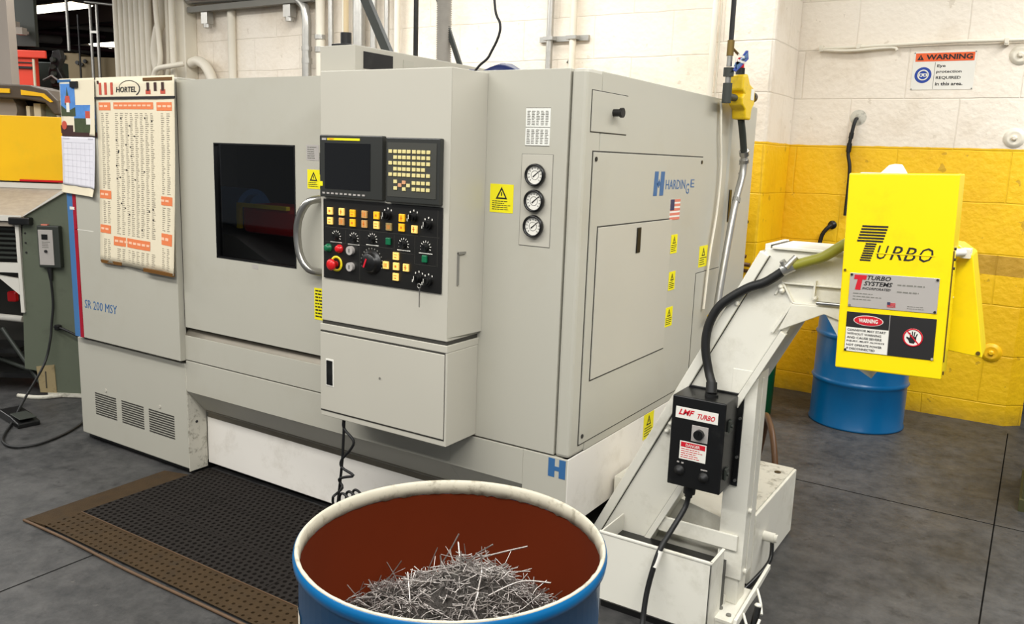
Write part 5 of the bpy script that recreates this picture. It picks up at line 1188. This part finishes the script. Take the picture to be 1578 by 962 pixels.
G().cyl((-.36, 1.0, 1.74), (-.40, 1.0, 1.86), .015).done('cream_linkage', M_wbar, N_)
G().box(-.36, .05, .9, 1.2, .05, 1.76).done('rear_body', M_mach, N_)
# switch box
sbx = G().box(.0, .135, -.045, 0, .845, 1.105).done('switch_box', M_dark, N_, .006)
G().box(.008, .098, -.048, -.045, .862, 1.080).done('switch_face', M_plate, sbx, .002)
G().box(.030, .066, -.051, -.048, 1.020, 1.052).done('rocker_switch', M_black, sbx)
G().cyl((.052, -.048, .948), (.052, -.056, .948), .009).done('push_button', M_ink, sbx)
lines('switch_print', 'F', -.048, .03, .08, .965, 1.01, 4, M_grey, sbx, 2)
G().box(.02, .06, -.03, -.01, 1.105, 1.113).done('red_lamp', M_flag, sbx)
G().cyl((.052, -.02, .845), (.056, -.02, .76), .017, 12, .010).done('cable_gland', M_rub, sbx)
for z in (1.05, .99, .93): G().cyl((-.098, -.004, z), (-.098, .0, z), .006, 8).done('bolt', M_ink, N_)
G().tube([(-.20, -.03, .012), (-.02, -.05, .012), (.20, .10, .02), (.33, .15, .03)], .014, n=8).box(-.02, .35, -.01, .05, .005, .03).done('floor_bracket', M_chip, N_)
FRAME[0] = None
t = thing('power_cord', 'long black cord looping from the switch box across the floor', 'cord', (-4.8, 2.5, .01))
def FL(u, o_, z): v = FR @ Vector((u, o_, z)); return (v.x, v.y, v.z)
tube('cord_run', [FL(.056, -.025, .78), FL(.058, -.02, .62), FL(.045, -.03, .48), FL(.04, -.05, .38), FL(.02, -.10, .24), (-5.02, 2.52, .09), (-4.86, 2.36, .014), (-4.70, 2.235, .010), (-4.60, 2.18, .010), (-4.50, 2.165, .010), (-4.44, 2.20, .010), (-4.42, 2.30, .010), (-4.50, 2.50, .010), (-4.62, 2.66, .03), (-4.75, 2.78, .18), FL(.33, -.06, .30), FL(.24, -.05, .40), FL(.13, -.04, .455), FL(.06, -.03, .47)], .0075, M_rub, t, n=10)
G().box(*sum([[c-.018, c+.018] for c in FL(.085, -.03, .465)], [])).done('cord_plug', M_black, t, .008)
t = thing('foot_pedal', 'black floor pedal beside the looping cord at the left edge', 'pedal', (-4.9, 2.36, 0))
FRAME[0] = Matrix.Translation((-4.86, 2.42, 0)) @ Matrix.Rotation(math.radians(-8), 4, 'Z')
G().prism([(-.20, .0), (-.20, .05), (-.02, .045), (.10, .028), (.10, .0)], 'y', -.06, .06).done('pedal_base', M_black, t, .006)
G().box(-.06, .09, -.045, .045, .046, .052).done('pedal_plate', M_dark, t, .002)
FRAME[0] = FR
# ================================================================== distant hall at the left
struct(G().box(-2.15, -1.59, 2.5, 2.62, 0, 3.94).done('trim_14', M_colm))
o = tag(G().box(-2.50, -2.235, 4.08, 4.14, 2.60, 3.9).done('hanging_duct', M_dark), 'dark grey duct hanging beside the left column', 'duct')
for (u, z, lb_) in ((-2.44, 2.76, 'larger pale junction box under the dark hanging duct'), (-2.32, 2.70, 'smaller pale junction box right of the larger one')):
    w_ = .10 if u < -2.4 else .05
    tag(G().box(u-w_/2, u+w_, 3.9, 3.99, z, z+.07).box(u, u+.02, 3.99, 4.078, z+.02, z+.05).done('junction_box', M_colm), lb_, 'junction box')
t = thing('press_machine', 'orange red machine head beyond the yellow guard', 'machine', (-2.4, 4.2, 0))
G().box(-2.75, -2.24, 4.0, 4.12, .0, 2.54).done('machine_body', M_orange, t, .01)
G().box(-2.75, -2.08, 3.97, 4.0, 2.47, 2.55).done('top_ledge', M_orange, t, .01)
G().box(-2.75, -2.24, 3.98, 4.0, 2.362, 2.385).done('machine_lettering', M_ink, t)
G().box(-2.75, -2.235, 3.985, 4.0, 2.42, 2.43).done('body_seam', M_gapdark, t)
G().box(-2.232, -2.215, 3.98, 4.0, 2.1, 2.46).done('edge_strip', M_paper, t)
t = thing('mill_machine', 'dark green machine between the orange machine and tan cabinet', 'machine', (-2.1, 4.5, 0))
G().box(-2.55, -2.12, 4.35, 4.5, 0, 2.47).done('machine_body', mat('bottle_green', (18, 34, 26), .45), t, .01)
G().prism([(-2.19, 2.2), (-2.22, 2.36), (-2.19, 2.46), (-2.16, 2.58), (-2.08, 2.60), (-2.06, 2.50), (-2.11, 2.40), (-2.06, 2.3), (-2.08, 2.2)], 'y', 4.25, 4.34).done('machine_head', M_black, t, .01)
for k_ in range(4): G().cyl((-2.15+.012*(k_ % 2), 4.24, 2.26+k_*.075), (-2.15, 4.21, 2.26+k_*.075), .028, 14).done('head_dial', M_dark, t)
G().cyl((-2.30, 4.3, 2.27), (-2.14, 4.18, 2.31), .012).cyl((-2.14, 4.18, 2.31), (-2.04, 4.18, 2.24), .012).done('hand_lever', M_galv, t)
G().cyl((-2.20, 4.34, 2.43), (-2.20, 4.30, 2.43), .015).done('red_lamp', M_red, t)
t = thing('storage_cabinet', 'tan metal cabinet tops standing behind the calendars', 'cabinet', (-2.6, 6.2, 0))
G().box(-3.05, -2.76, 6.0, 6.5, 0, 2.74).done('cabinet_body', M_tan, t, .01)
G().box(-2.752, -2.1, 6.0, 6.5, 0, 2.70).done('cabinet_body', M_tan, t, .01)
G().box(-2.98, -2.93, 5.98, 6.0, 2.66, 2.71).done('cabinet_vent', M_black, t)
for u, z in ((-2.78, 2.62), (-2.68, 2.64), (-2.73, 2.60)): G().cyl((u, 5.97, z), (u, 6.0, z), .025, 8).done('cabinet_knob', M_black, t)
# ceiling clutter
for i, (u, oo, z0_, z1_, r_, lb_) in enumerate(((-2.86, 5.95, 2.76, 3.9, .020, 'upright pipe rising from the left end of the tan cabinet'), (-2.70, 5.9, 2.4, 3.2, .012, 'thin dark rod before the tan cabinet'), (-2.54, 5.9, 2.4, 3.33, .020, 'left of two close upright pipes by the far lights'), (-2.455, 5.9, 2.4, 3.33, .020, 'right of two close upright pipes by the far lights'))):
    tag(G().tube([(u, oo, z0_), (u, oo, z1_)], r_, n=10, spline=False).done('hall_pipe', M_galv if i != 1 else M_black), lb_, 'pipe')
tag(G().tube([(-2.60, 5.9, 3.36), (-2.46, 5.9, 3.35), (-1.2, 5.9, 3.26)], .018, n=8, spline=False).done('hall_pipe', M_galv), 'level pipe running right from the close upright pair', 'pipe')
tag(G().box(-2.54, -2.45, 5.88, 5.92, 2.98, 3.01).done('pipe_brace', M_galv), 'small brace tying the close upright pair of pipes', 'brace')
CG = 'pipes crossing the far ceiling'
for i in range(9):
    z = 3.62-.035*i if i < 5 else 3.8-.06*i
    oo = 9.5+i*1.05
    o = tag(G().tube([(-9, oo, z+.25), (1.0, oo+1.5, z-.05)], .05 if i % 3 else .09, n=10, spline=False).done('ceiling_pipe', M_maroon if i % 2 == 0 else M_colm), 'far ceiling pipe, %s from the front' % ('first', 'second', 'third', 'fourth', 'fifth', 'sixth', 'seventh', 'eighth', 'ninth')[i], 'pipe', CG)
FRAME[0] = None
def lamp(x0, x1, y0, y1, lb_):
    t = thing('ceiling_lamp', lb_, 'ceiling lamp', ((x0+x1)/2, (y0+y1)/2, 3.6))
    G().prism([(y0, 3.64), (y0+.05, 3.6), (y1-.05, 3.6), (y1, 3.64)], 'x', x0, x1).done('lamp_diffuser', M_tube, t)
    G().box(x0, x1, y0, y1, 3.645, 3.70).cyl((x0+.2, (y0+y1)/2, 3.7), (x0+.2, (y0+y1)/2, 3.95), .01, 6).cyl((x1-.2, (y0+y1)/2, 3.7), (x1-.2, (y0+y1)/2, 3.95), .01, 6).done('lamp_housing', M_colm, t)
lamp(-14.0, -12.5, 7.36, 7.70, 'long lit fluorescent fixture high over the far hall')
lamp(-17.3, -16.3, 10.5, 11.05, 'shorter lit fluorescent fixture beside the pipe bank')
# things past the right end of the wall
o = tag(G().box(.075, .6, 4.62, 5.1, .0, .9).box(.065, .61, 4.60, 5.12, 0, .06).done('floor_stand', mat('drab_olive', (70, 70, 40), .6)), 'dark olive stand at the right edge past the wall end', 'stand')
o = tag(G().box(.12, 1.4, 7.6, 8.2, 0, 1.3).box(.10, 1.42, 7.58, 8.22, 1.3, 1.34).done('far_bench', M_dark), 'dark bench beyond the yellow wall end', 'bench')
